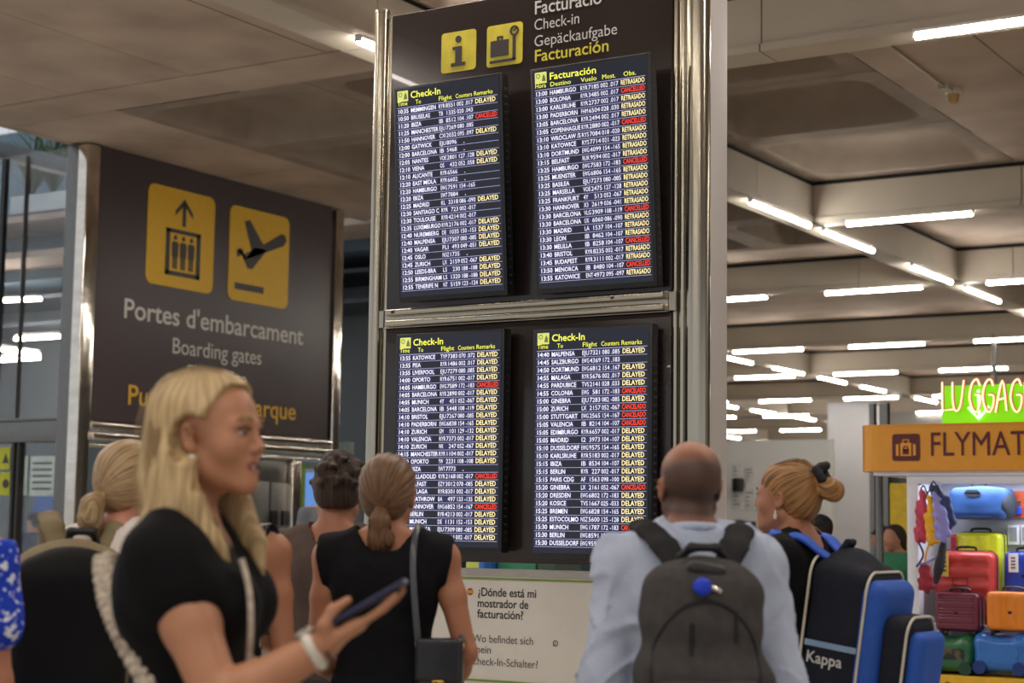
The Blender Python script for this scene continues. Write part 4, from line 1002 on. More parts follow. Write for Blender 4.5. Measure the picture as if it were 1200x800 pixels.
# pet carrier bag
A, B = ony(1113, 608, SY+.42), ony(1180, 571, SY+.42); W, H = float(B[0]-A[0]), float(B[2]-A[2])
t = thing('pet_carrier', 'blue soft pet carrier bag with dark mesh end on the kiosk top rail', 'bag', (float(A[0]+B[0])/2, SY+.52, float(A[2])))
s_ = SDF(); s_.rbox((0, 0, H/2), (W/2, .16, H/2), .06, k=.01).ell((0, 0, H*.55), (W*.47, .17, H*.5), k=.03)
link('body', s_.mesh(.01), mat('carrier_blue', (40, 84, 146), .6, var=.06, bump=.3), t)
b = MB(); b.prism(rrect(-W*.18, H*.70, W*.10, H*.92, .03), lambda u, v, w: (u, -.172-w, v), .012); b.build('mesh_window', mat('mesh_dark', (38, 44, 58), .7), t)
b = MB(); b.box(-W*.46, W*.28, -.18, -.17, H*.06, H*.11); b.build('front_seam', mat('carrier_navy', (30, 52, 96), .6), t)
s_ = SDF(); s_.ell((W*.46, 0, H*.45), (W*.1, .16, H*.42)); link('mesh_end', s_.mesh(.01), mat('mesh_dark', (38, 44, 58), .7), t)
b = MB(); b.tube(smooth([(-W*.2, 0, H), (-W*.15, 0, H+.04), (.02, 0, H+.045), (W*.05, 0, H)], 4), .01, 6); b.build('handle', M_black, t)
# hanging bags
def hangbag(pts, y, wd, col, label, dk=None):
    top = ony(pts[0][0], pts[0][1], y)
    t = thing('hanging_bag', label, 'bag', tuple(map(float, top)), 0, 'soft bags hanging in the kiosk')
    s_ = SDF(); P = [np.array(ony(a, b_, y))-top for a, b_ in pts]
    s_.chain(P, wd, .02, flat=((0, 1, 0), .6))
    s_.fn(lambda Q, F: F+.006*np.sin(Q[0]*110+Q[2]*25)+.004*np.sin(Q[2]*90+Q[0]*40))
    link('pouch', s_.mesh(.008), mat('bag'+str(col), col, .6, var=.12, scale=25, col2=dk, thr=(.62, .66) if dk else None), t)
    b = MB(); b.tube(smooth([(-.03, 0, -.01), (0, 0, .05), (.03, 0, -.01)], 4), .006, 6); b.build('hanging_loop', M_black, t)
hangbag([(1082, 577), (1080, 600), (1080, 628)], SY+.0, [.03, .045, .05], (196, 62, 92), 'pink patterned soft bag hanging at the kiosk left side', (150, 40, 70))
hangbag([(1090, 582), (1090, 605), (1092, 632)], SY-.05, [.02, .035, .045], (236, 178, 30), 'yellow soft bag hanging between the pink and lavender ones', (206, 140, 20))
hangbag([(1096, 578), (1101, 603), (1105, 627)], SY-.1, [.02, .045, .052], (146, 142, 214), 'lavender patterned soft bag hanging beside the yellow one', (110, 104, 190))
hangbag([(1094, 572), (1104, 590), (1112, 612)], SY+.02, [.035, .055, .05], (50, 66, 112), 'navy blue soft bag hanging behind the lavender one')
hangbag([(1083, 668), (1086, 684)], SY+.0, [.045, .06], (150, 28, 48), 'crimson soft bag low at the kiosk left side')
for i, (p, c, lb) in enumerate([([(1076, 634), (1082, 650), (1074, 664)], (40, 48, 90), 'navy strap hanging under the pink bag'), ([(1090, 634), (1086, 646), (1084, 658)], (220, 160, 40), 'yellow strap dangling below the yellow bag'), ([(1074, 662), (1088, 658), (1101, 650)], (120, 124, 190), 'pale blue strap looping over to the red suitcase'), ([(1106, 634), (1101, 662), (1096, 684)], (34, 30, 44), 'black folded umbrella hanging beside the red suitcase')]):
    P = [ony(a, b_, SY-.04) for a, b_ in p]; b = MB(); b.tube(smooth(P, 4), [.008]*(2*4+1) if i < 3 else list(np.linspace(.02, .035, 5))+list(np.linspace(.033, .012, 4)), 6)
    o0 = P[0]; b.v = [(x-o0[0], y-o0[1], z-o0[2]) for x, y, z in b.v]; o = b.build('strap' if i < 3 else 'umbrella', mat('strap%d' % i, c, .6)); o.location = tuple(map(float, o0)); tag(o, lb, 'strap' if i < 3 else 'umbrella')
# padlock packs
A, B = ony(1184, 606, SY+.70), ony(1203, 575, SY+.70)
t = thing('padlock_pack', 'orange card pack with blue padlocks on the kiosk back wall, right edge', 'padlocks', (float(A[0]), SY+.70, float(A[2])))
b = MB(); b.box(A[0], B[0], SY+.70, SY+.72, A[2], B[2], 0); part(b, 'card', mat('card_orange', (206, 84, 44), .5), t)
for k in range(2):
    cx = A[0]+.06+.09*k; b = MB(); b.box(cx-.025, cx+.025, SY+.67, SY+.70, A[2]+.02, A[2]+.08, 0, .006); part(b, 'padlock', mat('lock_blue', (40, 80, 200), .3), t)
    b = MB(); b.tube([(cx-.015, SY+.685, A[2]+.08), (cx-.015, SY+.685, A[2]+.12), (cx+.015, SY+.685, A[2]+.12), (cx+.015, SY+.685, A[2]+.08)], .006, 6); part(b, 'shackle', M_alu, t)
# ride-on children's cases (any character print left out)
def ride(px0, py0, px1, py1, y, col, label, dk):
    A, B = ony(px0, py1, y), ony(px1, py0, y); W, H = float(B[0]-A[0]), float(B[2]-A[2])
    t = thing('ride_on_case', label, 'suitcase', (float(A[0]+B[0])/2, y+.12, float(A[2])), 0, "children's ride-on cases")
    s_ = SDF(); s_.rbox((-.0, 0, H*.48), (W/2, .12, H*.42), .07).ell((-W*.34, 0, H*.78), (W*.16, .11, H*.2), k=.05).ell((W*.36, 0, H*.76), (W*.14, .11, H*.22), k=.05)
    s_.ell((0, 0, H*1.08), (W*.22, .3, H*.18), k=.04, op='s')
    link('shell', s_.mesh(.009), mat('ride'+str(col), col, .3, var=.04, coat=.4), t)
    for sx in (-1, 1):
        b = MB(); b.tube([(sx*W*.36, -.135, H*.16), (sx*W*.36, .135, H*.16)], H*.16, 16); b.build('wheel', mat('wheel'+str(dk), dk, .4), t)
    b = MB(); b.box(-W*.16, W*.16, -.03, .03, H*.86, H*.9, 0, .01); b.build('saddle', mat('wheel'+str(dk), dk, .4), t)
    return t, W, H
t, W, H = ride(1087, 742, 1138, 789, SY+.02, (38, 104, 62), 'green ride-on case with a dark printed panel on the kiosk plinth', (24, 66, 46))
b = MB(); b.prism(rrect(-W*.22, H*.36, W*.34, H*.62, .02), lambda u, v, w: (u, -.121-w, v), .006); b.build('printed_panel', mat('print_olive', (92, 84, 60), .5, col2=(30, 40, 36), thr=(.4, .5), scale=14), t)
t, W, H = ride(1139, 742, 1203, 789, SY+.02, (42, 112, 196), 'bright blue ride-on case with dark wheels on the kiosk plinth', (24, 52, 120))
b = MB(); b.prism(rrect(W*.04, H*.40, W*.34, H*.66, .03), lambda u, v, w: (u, -.121-w, v), .006); b.build('raised_panel', mat('ride(42, 112, 196)', (42, 112, 196)), t)
for i, (px, py, lb) in enumerate([(1093, 742, 'white paper tag lying on the green ride-on case'), (1158, 744, 'white paper tag lying on the blue ride-on case')]):
    A = ony(px, py, SY+.1); b = MB(); b.box(0, .1, 0, .05, 0, .004); o = b.build('paper_tag', M_tagw); o.location = tuple(map(float, A)); o.rotation_euler = (.15, -.1, .2); tag(o, lb, 'tag')
# yellow upright banner and grey post behind the kiosk
A, B = ony(1043, 640, 17.0), ony(1062, 566, 17.0)
t = thing('yellow_banner', 'yellow upright banner behind the kiosk left side', 'banner', (float(A[0]), 17.0, 0)); b = MB(); b.box(A[0], B[0]+.3, 17, 17.08, .3, B[2], 0, .01); part(b, 'panel', mat('banner_yellow', (226, 190, 20), .5), t)
b = MB(); b.box(A[0], B[0]+.3, 17, 17.3, 0, .3); part(b, 'foot', M_alu, t)
A = ony(1028, 600, 20); b = MB(); b.box(A[0]-.06, A[0]+3.4, 20, 20.1, 0, float(ony(1030, 553, 20)[2])); struct(b, 'wall_service', mat('service_grey', (96, 92, 88), .5, var=.1, scale=.8))
for px, w_ in ((1022, .03), (1036, .05)):
    A = ony(px, 600, 19.8); b = MB(); b.box(A[0]-w_, A[0]+w_, 19.8, 19.9, 0, 3.0); struct(b, 'trim_6', M_alu)
# ------------------------------------------------------------------ people
def n3(P, f, ph=0.):
    X, Y, Z = P; return (np.sin(X*f+1.7*np.sin(Y*f*.7+ph))+np.sin(Y*f*1.1+1.3*np.sin(Z*f*.6+ph*2))+np.sin(Z*f*.9+1.9*np.sin(X*f*.8+ph)))/3
def smin(a, b, k): h = np.maximum(k-np.abs(a-b), 0)/k; return np.minimum(a, b)-h*h*k*.25
def smax(a, b, k): return -smin(-a, -b, k)
def head_prims(s, f=False, jaw=1.0, ears=True, mouth_open=False):
    """head frame: +Y face, origin at eye level in the middle of the skull"""
    s.ell((0, -.018, .034), (.076, .096, .084), k=.02)
    s.ell((0, .032, .030), (.062, .058, .062), k=.03)
    s.ell((0, .028, -.040), (.056*jaw, .060, .070), k=.04)
    for x in (-1, 1):
        s.cap((x*.052*jaw, -.005, -.058), (x*.014, .070, -.100), .017, .015, k=.03)
        s.ell((x*.040, .060, -.030), (.024, .022, .026), k=.03)
        s.cap((x*.012, .089, .016), (x*.046, .076, .014), .009, .009, k=.015)
    s.ell((0, .076, -.100), (.019, .016, .015), k=.02)
    s.ell((0, .074, -.066), (.026, .022, .022), k=.02)
    for x in (-1, 1): s.ell((x*.031, .098, -.002), (.0155, .017, .0072), k=.010, op='s')
    s.cap((0, .086, .010), (0, .109, -.029), .0068, .0088 if f else .0105, k=.013)
    for x in (-1, 1): s.ell((x*.0105, .098, -.035), (.0075, .009, .0065), k=.008)
    s.cap((-.017, .090, -.060), (.017, .090, -.060), .0050, .0050, k=.006)
    s.ell((0, .095, -.059), (.012, .005, .005), k=.006)
    s.cap((-.014, .088, -.073 if not mouth_open else -.077), (.014, .088, -.073 if not mouth_open else -.077), .0058, .0058, k=.006)
    s.ell((0, .098, -.067 if not mouth_open else -.068), (.022, .010, .0022 if not mouth_open else .0055), k=.004, op='s')
    if ears:
        for x in (-1, 1):
            R = rot(yaw=-x*22, roll=x*8)
            s.ell((x*.080, -.008, -.008), (.008, .019, .031), R, k=.008)
            s.ell((x*.0845, -.004, -.008), (.005, .011, .020), R, k=.005, op='s')
            s.ell((x*.074, .002, -.030), (.007, .009, .011), R, k=.006)
def arm_pts(sp, side):
    a = sp['arms'][side]; return np.array(a[0], float), np.array(a[1], float), np.array(a[2], float)
def body_prims(s, sp, infl=0.0, what=('torso', 'arms', 'legs')):
    f = sp.get('female', False); g = infl; sw = sp.get('sw', .165 if f else .19); th = sp.get('bulk', 1.0)
    if 'torso' in what:
        s.ell((0, -.01, .95), ((.165 if f else .160)*th+g, .112*th+g, .13), k=.06)
        s.ell((0, 0, 1.10), ((.128 if f else .150)*th+g, .098*th+g, .17), k=.08)
        dz0 = sp.get('sdz', 0.)
        s.ell((0, -.005, 1.28+dz0*.5), ((.148 if f else .172)*th+g, (.100 if f else .115)*th+g, .17), k=.06)
        dz = sp.get('sdz', 0.)
        s.cap((-sw+.02, -.015, 1.405+dz), (sw-.02, -.015, 1.405+dz), .048+g, .048+g, k=.06, flat=((0, 0, 1), .8))
        for x in (-1, 1):
            s.cap((x*.03, -.02, 1.46+dz*.8), (x*(sw-.03), -.018, 1.415+dz*1.1), .042+g, .036+g, k=.05)
            s.ell((x*.075, -.070, 1.33+dz), (.070+g, .05+g, .09), k=.05)
            if f: s.ell((x*.070, .082, 1.255), (.058+g, .055+g, .060+g), k=.05)
            s.ell((x*.075, -.07, .92), (.085+g, .08+g, .10), k=.05)
    if 'neck' in what or 'torso' in what and infl == 0:
        hc = np.array(sp['head_c']); s.cap((0, -.02, 1.43), hc+np.array([0, -.028, -.075]), (.050 if f else .062), (.047 if f else .056), k=.03)
    if 'arms' in what:
        for i, x in enumerate((-1, 1)):
            if sp['arms'][i] is None: continue
            sh, el, wr = arm_pts(sp, i); a = sp.get('armr', .92 if f else 1.1)
            s.ell(sh, (.050*a+g, .052*a+g, .055*a+g), k=.04)
            m = sh+(el-sh)*.4
            s.cap(sh, m, .046*a+g, .044*a+g, k=.03); s.cap(m, el, .044*a+g, .036*a+g, k=.02)
            m2 = el+(wr-el)*.3; s.cap(el, m2, .036*a+g, .038*a+g, k=.02); s.cap(m2, wr, .038*a+g, .025*a+g, k=.02, flat=None)
    if 'legs' in what:
        for x in (-1, 1):
            s.chain([(x*.088, -.01, .90), (x*.095, .005, .50), (x*.10, -.02, .32), (x*.10, -.03, .09)], [.088*th+g, .056+g, .056+g, .038+g], k=.04)
            s.cap((x*.10, -.05, .045), (x*.115, .12, .035), .04+g, .035+g, k=.03)
def hand_prims(s, M, o, sc=1.0, side=1, curl=(25, 30, 20), spread=4, thumb=None, curls=None):
    """hand frame M columns: x thumb side, y towards fingers, z back of the hand"""
    R0_, o0, s0 = s.R.copy(), s.o.copy(), s.sc
    s.frame(M, o, sc)
    s.rbox((0, .045, 0), (.038, .044, .014), .013, k=.012)
    s.cap((0, -.005, 0), (0, .02, 0), .024, .026, k=.02, flat=((0, 0, 1), .75))
    L = [(.026, .088, [.040, .025, .019], .0085), (.009, .093, [.045, .028, .020], .0088), (-.010, .090, [.041, .026, .019], .0083), (-.027, .082, [.032, .020, .017], .0075)]
    for i, (x, y, seg, r) in enumerate(L):
        p = np.array([x, y, 0.]); ang = 0; yaw = (1.2-i)*math.radians(spread); c = curls[i] if curls else curl
        s.cap((x*.8, y-.03, 0), p, .011, .0105, k=.008)
        for j, l in enumerate(seg):
            ang += math.radians(c[j]); q = p+l*np.array([math.sin(yaw)*math.cos(ang), math.cos(yaw)*math.cos(ang), -math.sin(ang)])
            s.cap(p, q, r*(1-.06*j), r*(1-.06*(j+1)), k=.003); p = q
    tp = thumb or [(.020, .012, -.006), (.050, .038, -.014), (.064, .068, -.020), (.066, .094, -.022)]
    s.chain(tp, [.018, .0135, .0115, .0085], k=.008)
    s.frame(R0_, o0, s0)
def wmat(loc, rz): c, s_ = math.cos(rz), math.sin(rz); return np.array([[c, -s_, 0], [s_, c, 0], [0, 0, 1]]), np.array([loc[0], loc[1], 0])
M_eye = mat('eye_white', (186, 178, 170), .15, var=.01); M_iris = mat('iris', (34, 34, 32), .1, var=.05)
def skin_mat(c): return mat('skin%s' % (c,), c, .52, var=.05, scale=9, bump=.12, bscale=180, sss=.12, detail=5)
def tint(body, mask, col, amt=.86, grain=0.0, name='tint'):
    me = body.data; set_attr(me, name, np.stack([np.clip(mask, 0, 1)]*3, 1))
    sk = me.materials[0].copy(); me.materials[0] = sk; N_ = sk.node_tree.nodes; L_ = sk.node_tree.links
    at = N_.new('ShaderNodeAttribute'); at.attribute_name = name; mx = N_.new('ShaderNodeMix'); mx.data_type = 'RGBA'; pb = N_['Principled BSDF']
    nz = N_.new('ShaderNodeTexNoise'); nz.inputs['Scale'].default_value = 420; ml = N_.new('ShaderNodeMath'); ml.operation = 'MULTIPLY_ADD'; ml.inputs[1].default_value = grain; ml.inputs[2].default_value = -grain/2
    tc_ = N_.new('ShaderNodeTexCoord'); L_.new(tc_.outputs['Object'], nz.inputs['Vector']); L_.new(nz.outputs['Fac'], ml.inputs[0])
    ad = N_.new('ShaderNodeMath'); ad.operation = 'MULTIPLY_ADD'; ad.use_clamp = True; L_.new(at.outputs['Fac'], ad.inputs[0]); ad.inputs[1].default_value = amt; L_.new(ml.outputs[0], ad.inputs[2])
    src_ = pb.inputs['Base Color'].links[0].from_socket; L_.new(ad.outputs[0], mx.inputs[0]); L_.new(src_, mx.inputs[6]); mx.inputs[7].default_value = lin(col); L_.new(mx.outputs[2], pb.inputs['Base Color'])
def person(label, px, t, heading, sp, res=.0065, group=None, rootname='person'):
    """heading in degrees: 0 = facing picture right, 90 = facing away from the camera; +Y local is forward"""
    x, y = ground(px, t); rz = YAW+math.radians(heading)-PI/2
    root = thing(rootname, label, 'person', (x, y, 0), rz, group); s = sp.get('s', 1.0)
    s_ = SDF(); s_.frame(None, None, s); body_prims(s_, sp)
    HR = rot(*sp.get('head_r', (0, 0, 0))); hc = np.array(sp['head_c'])*s
    s_.frame(HR, hc, s*sp.get('hs', 1.0)); head_prims(s_, sp.get('female', False), .93 if sp.get('female') else 1.03, mouth_open=sp.get('open', False))
    s_.frame(None, None, s)
    for i, side in enumerate((-1, 1)):
        if sp['arms'][i] is None: continue
        h = sp.get('hands', {}).get(i)
        sh, el, wr = arm_pts(sp, i)
        if h: hand_prims(s_, h['M'], wr*s, s*h.get('sc', .95), side, h.get('curl', (25, 30, 20)), h.get('spread', 4), h.get('thumb'), h.get('curls'))
        else:
            d = wr-el; d /= np.linalg.norm(d); zb_ = np.array([side, 0, 0])-d*(d[0]*side); zb_ /= np.linalg.norm(zb_); xb = np.cross(d, zb_)
            if xb[1] < 0: xb = -xb; zb_ = zb_
            hand_prims(s_, np.stack([xb, d, zb_], 1), wr*s, s*.95, side)
    me = s_.mesh(res, 'body'); m = skin_mat(sp['skin'])
    body = link('body', me, [m, mat('lips%s' % (sp['skin'],), tuple(int(v*f_) for v, f_ in zip(sp['skin'], (.80, .62, .60))), .4, var=.03), mat('mouth_dark', (58, 28, 26), .6)], root)
    # lips painted by place (a true colour of the skin there)
    v = (verts(me)-hc)@HR/(s*sp.get('hs', 1.0))
    pi = np.empty(len(me.polygons)*4, np.int32); me.loops.foreach_get('vertex_index', pi); c = v[pi.reshape(-1, 4)].mean(1)
    msk = np.clip(1.35-np.sqrt((v[:, 0]/.020)**2+((v[:, 2]+.0665)/.0125)**2), 0, .3)/.3*(v[:, 1] > .080)
    tint(body, msk, tuple(int(q_*f_) for q_, f_ in zip(sp['skin'], (.86, .62, .60))), .8)
    lip = (np.abs(c[:, 0]) < .022) & (c[:, 1] > .082) & (c[:, 2] < -.053) & (c[:, 2] > (-.081 if not sp.get('open') else -.085))
    if sp.get('open'):
        b = MB(); b.tube([HR@(np.array(q_)*s)+hc for q_ in smooth([(-.016, .083, -.0655), (0, .0915, -.066), (.016, .083, -.0655)], 4)], .003*s, 6); b.build('teeth', mat('teeth', (214, 206, 192), .3), root)
    mi = lip.astype(np.int32)*0
    if sp.get('open'): mi[(np.abs(c[:, 0]) < .018) & (c[:, 1] > .07) & (c[:, 1] < .0955) & (np.abs(c[:, 2]+.068) < .0045)] = 2
    me.polygons.foreach_set('material_index', mi)
    if sp.get('eyes', True):
        for sx in (-1, 1):
            b = MB(); hs = s*sp.get('hs', 1.0)
            def hp(p): return HR@(np.array(p)*hs)+hc
            bmm = bmesh.new(); bmesh.ops.create_uvsphere(bmm, u_segments=16, v_segments=10, radius=.0118*hs)
            o_ = hp((sx*.031, .0795, -.002))
            for q in bmm.verts: q.co = Vector(o_)+q.co
            b.bm(bmm, 0, True); e = b.build('eye', M_eye, root)
            b = MB(); g_ = sp.get('gaze', (0, 0)); dv = rot(g_[0], g_[1])@np.array([0, 1, 0])
            c0 = np.array((sx*.031, .0795, -.002)); b.tube([hp(c0+dv*.0102), hp(c0+dv*.0122)], [.0055*hs, .0045*hs], 14); b.build('iris', M_iris, e)
            b = MB(); cN = np.array((sx*.031, .0795, -.002)); rl = .0129
            V = []; nu, nv = 14, 6
            for part_ in (0, 1):
                for i_ in range(nv+1):
                    for j_ in range(nu+1):
                        th = math.radians(-100+200*j_/nu); el_ = math.radians((12+78*i_/nv) if part_ == 0 else (-22-68*i_/nv))
                        V.append(hp(cN+rl*np.array([math.sin(th)*math.cos(el_), math.cos(th)*math.cos(el_), math.sin(el_)])))
            K = (nv+1)*(nu+1); b.add(V, [(q_*K+i_*(nu+1)+j_, q_*K+i_*(nu+1)+j_+1, q_*K+(i_+1)*(nu+1)+j_+1, q_*K+(i_+1)*(nu+1)+j_) for q_ in (0, 1) for i_ in range(nv) for j_ in range(nu)], 0, True)
            b.build('eyelid', m, e)
            b = MB(); b.tube(smooth([hp((sx*.014, .0955, .004)), hp((sx*.030, .0965, .0085)), hp((sx*.047, .084, .003))], 4), .0018*hs, 5); b.build('upper_lash', mat('lash', (50, 36, 28), .7), e)
            b = MB(); b.tube(smooth([hp((sx*.013, .1005, .021)), hp((sx*.030, .098, .0275)), hp((sx*.050, .083, .022))], 4), [.002*hs, .0028*hs, .003*hs, .003*hs, .003*hs, .0028*hs, .0026*hs, .002*hs, .0012*hs][:9], 6, flat=(HR@np.array([0, 1, 0]), .6)); b.build('eyebrow', mat('brow%s' % (sp.get('brow', (90, 66, 44)),), sp.get('brow', (90, 66, 44)), .8), root)
    return dict(root=root, body=body, HR=HR, hc=hc, s=s, hs=s*sp.get('hs', 1.0), sp=sp)
def garment(p, name, m, infl, parts_, clip, res=.007, fold=.004, ff=34, extra=None, sleeves=None, label=None, crease=.0025):
    """cloth that follows the body: same skeleton, inflated, cut by clip(P) (positive = removed)"""
    s = p['s']; g = SDF(); g.frame(None, None, s); body_prims(g, p['sp'], infl, parts_)
    if sleeves:
        for i in (0, 1):
            if sleeves[i] is None: continue
            sh, el, wr = arm_pts(p['sp'], i); L, r0, r1 = sleeves[i]; e_ = sh+(el-sh)*min(L, 1)
            g.ell(sh, (r0*1.02, r0*1.05, r0*1.02), k=.04); g.cap(sh, e_, r0, r1, k=.03)
            if L > 1: g.cap(el, el+(wr-el)*(L-1), r1, r1*.72, k=.03)
    if extra: extra(g)
    if fold: g.fn(lambda P, F: F+fold*n3(P, ff/s, 1.3)+fold*.5*n3(P, ff*2.3/s, 4.1))
    if crease: g.fn(lambda P, F: F-crease*(np.clip(1-np.abs(n3((P[0], P[1], P[2]*.7), 15/s, 2.2))*3.2, 0, 1)**2+.6*np.clip(1-np.abs(n3((P[0]*.8, P[1], P[2]*1.3), 27/s, .7))*3.5, 0, 1)**2))
    g.fn(lambda P, F: np.maximum(F, clip(tuple(q/s for q in P))*s))
    return link(name, g.mesh(res, name), m, p['root'], None, label)
def hair_mat(name, col, col2, rough=.42, sc=5):
    return mat(name, col, rough, var=.1, scale=sc, bump=.6, bscale=sc*2.2, col2=col2, thr=(.34, .66), attr='strand', spec=.45, detail=5)
def hair(p, name, m, build, axis_c, axis_d, res=.006, ridge=.0025, rf=26, clipf=None, label=None, parent=None):
    """build(g) adds shapes in the head frame; strands run away from the axis through axis_c along axis_d"""
    g = SDF(); g.frame(p['HR'], p['hc'], p['hs']); build(g)
    HR, hc, hs = p['HR'], p['hc'], p['hs']
    d = np.array(axis_d, float); d /= np.linalg.norm(d); u = np.cross(d, [.01, .3, 1.]); u /= np.linalg.norm(u); w_ = np.cross(d, u); c = np.array(axis_c, float)
    def loc(P):
        return [((P[0]-hc[0])*HR[0, j]+(P[1]-hc[1])*HR[1, j]+(P[2]-hc[2])*HR[2, j])/hs for j in range(3)]
    def rid(P, F):
        q = loc(P); D = [q[i]-c[i] for i in range(3)]
        a = np.arctan2(D[0]*u[0]+D[1]*u[1]+D[2]*u[2], D[0]*w_[0]+D[1]*w_[1]+D[2]*w_[2]); r_ = D[0]*d[0]+D[1]*d[1]+D[2]*d[2]
        return F+ridge*hs*(np.sin(a*rf+3*np.sin(r_*18))+.6*np.sin(a*rf*1.9+1+2*np.sin(r_*11)))
    if ridge: g.fn(rid)
    if clipf: g.fn(lambda P, F: np.maximum(F, clipf(loc(P))*hs))
    me = g.mesh(res, name); q = (verts(me)-hc)@HR/hs-c
    a = np.arctan2(q@u, q@w_); r_ = q@d; rad = np.linalg.norm(q-np.outer(r_, d), axis=1)
    set_attr(me, 'strand', np.stack([np.cos(a)*3.2, np.sin(a)*3.2, r_*1.6+rad*1.2], 1))
    return link(name, me, m, parent or p['root'], None, label)
def down_arms(sw, el_dx=.06, el_dy=-.03, wr_dy=.06, z0=1.40, al=.29, fl=.25):
    return [((x*sw, -.015, z0), (x*(sw+el_dx), -.015+el_dy, z0-al), (x*(sw+el_dx+.01), wr_dy, z0-al-fl)) for x in (-1, 1)]
def trousers(p, m, top=.98, infl=.014): return garment(p, 'trousers', m, infl, ('torso', 'legs'), lambda P: np.maximum(P[2]-top, .085-P[2]), .010, .003)
def shoes(p, m):
    for x in (-1, 1):
        g = SDF(); g.frame(None, None, p['s']); g.cap((x*.10, -.055, .05), (x*.118, .13, .04), .046, .040).cap((x*.10, -.04, .06), (x*.10, -.04, .10), .045, .045)
        g.fn(lambda P, F: np.maximum(F, .002-P[2])); link('shoe', g.mesh(.009), m, p['root'])
M_blk = mat('black_cloth', (20, 20, 23), .85, var=.15, scale=30, bump=.35, bscale=300, spec=.15)
M_blk2 = mat('black_jersey', (16, 16, 18), .8, var=.1, scale=20, bump=.3, bscale=200, spec=.15)
M_jean = mat('dark_denim', (40, 46, 62), .8, var=.15, scale=30, spec=.15)
M_shoe = mat('dark_shoe', (40, 38, 38), .5)
M_greyt = mat('grey_trouser', (66, 66, 70), .8, spec=.15)
def crew(r=.076, z=1.42, low=.86, front=.0):
    return lambda P: np.maximum(np.minimum(P[2]-z, r-np.sqrt(P[0]**2*.9+(P[1]+.022-front)**2)), low-P[2])
def skull(g, k=1.0, dy=0, front=True):
    """hair volume over the skull"""
    g.ell((0, -.024, .040), (.084*k, .104*k, .090*k), k=.02)
    g.ell((0, -.055, -.01), (.074*k, .068*k, .075*k), k=.03)
def face_clip(zf=.062, back=.0, neck=-.09):
    """remove hair in front of the hairline and below the nape (head frame)"""
    def f(q):
        x, y, z = q
        line = (y-(.012-back+.07*np.clip((z-.03)/.06, 0, 1.2)))        # forward of ears
        low = neck-z+0*x
        return np.maximum(np.where(z < zf, line, (y-.055)-(z-zf)*2.2), low)
    return f
def strand_tubes(p, curves, m, name='stray_strands', r=.0009, parent=None):
    b = MB(); HR, hc, hs = p['HR'], p['hc'], p['hs']
    for c in curves:
        P = [HR@(np.array(q)*hs)+hc for q in smooth(c, 4)]; n = len(P)
        b.tube(P, [r*(1-.6*i/(n-1)) for i in range(n)], 3, cap=False)
    me = b.mesh(name); set_attr(me, 'strand', RNG.rand(len(me.vertices), 3)*3)
    return link(name, me, m, parent or p['root'], 'stuff')
# ---------- man with the grey backpack
sp = dict(s=.985, sw=.180, bulk=1.02, skin=(161, 106, 80), head_c=(0, .015, 1.592), head_r=(6, 8, 0), eyes=False, hs=.99,
          arms=[((-.178, -.01, 1.385), (-.222, -.03, 1.10), (-.235, .06, .86)), ((.178, -.01, 1.385), (.226, -.03, 1.10), (.24, .06, .86))])
p8 = person('man with shaved head, pale blue shirt and dark grey backpack, seen from behind', 811, 4.45, 92, sp, .006)
q = (verts(p8['body'].data)-p8['hc'])@p8['HR']/p8['hs']
cl_ = lambda a: np.clip(a, 0, 1)
ms = cl_((.082-.45*(q[:, 1]+.03)-q[:, 2])/.045)*cl_((.045-q[:, 1])/.03)*cl_((q[:, 2]+.085)/.025)*(1-cl_((np.abs(q[:, 0])-.074)/.003)*(q[:, 2] < .03))
tint(p8['body'], ms, (58, 44, 38), .86, .5, 'stubble')
M_lin = mat('pale_blue_linen', (186, 195, 216), .85, var=.06, scale=14, bump=.45, bscale=130, stretch=(1, 1, 1), spec=.15)
def cl8(P):
    X, Y, Z = P
    return crew(.063, 1.42, .80)(P)
shirt = garment(p8, 'shirt', M_lin, .018, ('torso',), cl8, .0065, .0045, 34, sleeves=[(1.75, .060, .056)]*2, crease=.017)
b = SDF(); b.frame(None, None, p8['s'])
b.chain([(.066*math.sin(a), -.018-.066*math.cos(a), 1.482+.006*math.cos(a)-.012*(a/2)**2*.4) for a in np.linspace(-2.2, 2.2, 13)], [.012]*13, k=.01, flat=((0, 0, 1), 1.0))
b.fn(lambda P, F: F+.002*n3(P, 60)); link('collar', b.mesh(.006), M_lin, shirt)
trousers(p8, M_jean); shoes(p8, M_shoe)
# ---------- woman with the bun
sp = dict(s=.985, female=True, sw=.168, skin=(174, 118, 90), head_c=(0, .03, 1.590), head_r=(4, 4, 0), brow=(96, 66, 40), gaze=(0, 5), hs=.95,
          arms=[((-.165, -.015, 1.395), (-.215, .02, 1.11), (-.19, .22, .98)), ((.165, -.015, 1.395), (.215, -.03, 1.11), (.20, .14, .95))])
p9 = person('woman with light brown bun and black scrunchie, dark top, big navy blue backpack', 932, 5.65, 146, sp, .006)
M_h9 = hair_mat('hair_honey', (92, 58, 30), (186, 134, 74), sc=6)
TIE9 = (.0, -.118, .085)
def _b(g):
    skull(g, 1.0); g.ell((0, .03, .055), (.066, .055, .048), k=.03)
h9 = hair(p9, 'hair', M_h9, _b, TIE9, (0, -.8, .6), .005, .002, 24, clipf=lambda q: np.maximum(np.maximum(q[1]-(.018+.95*(q[2]+.02)), (-.075+.55*(q[1]+.05)*(q[1] > -.05))-q[2]), q[1]-.075))
def _bun(g):
    g.ell((0, -.155, .042), (.040, .046, .040), k=.02); g.ell((0, -.178, .030), (.030, .028, .032), k=.02)
    g.cap((.0, -.115, .08), (.0, -.125, .0), .016, .005, k=.01); g.cap((-.02, -.115, .075), (-.035, -.115, .01), .014, .004, k=.01); g.cap((.02, -.115, .075), (.03, -.118, .015), .012, .004, k=.01)
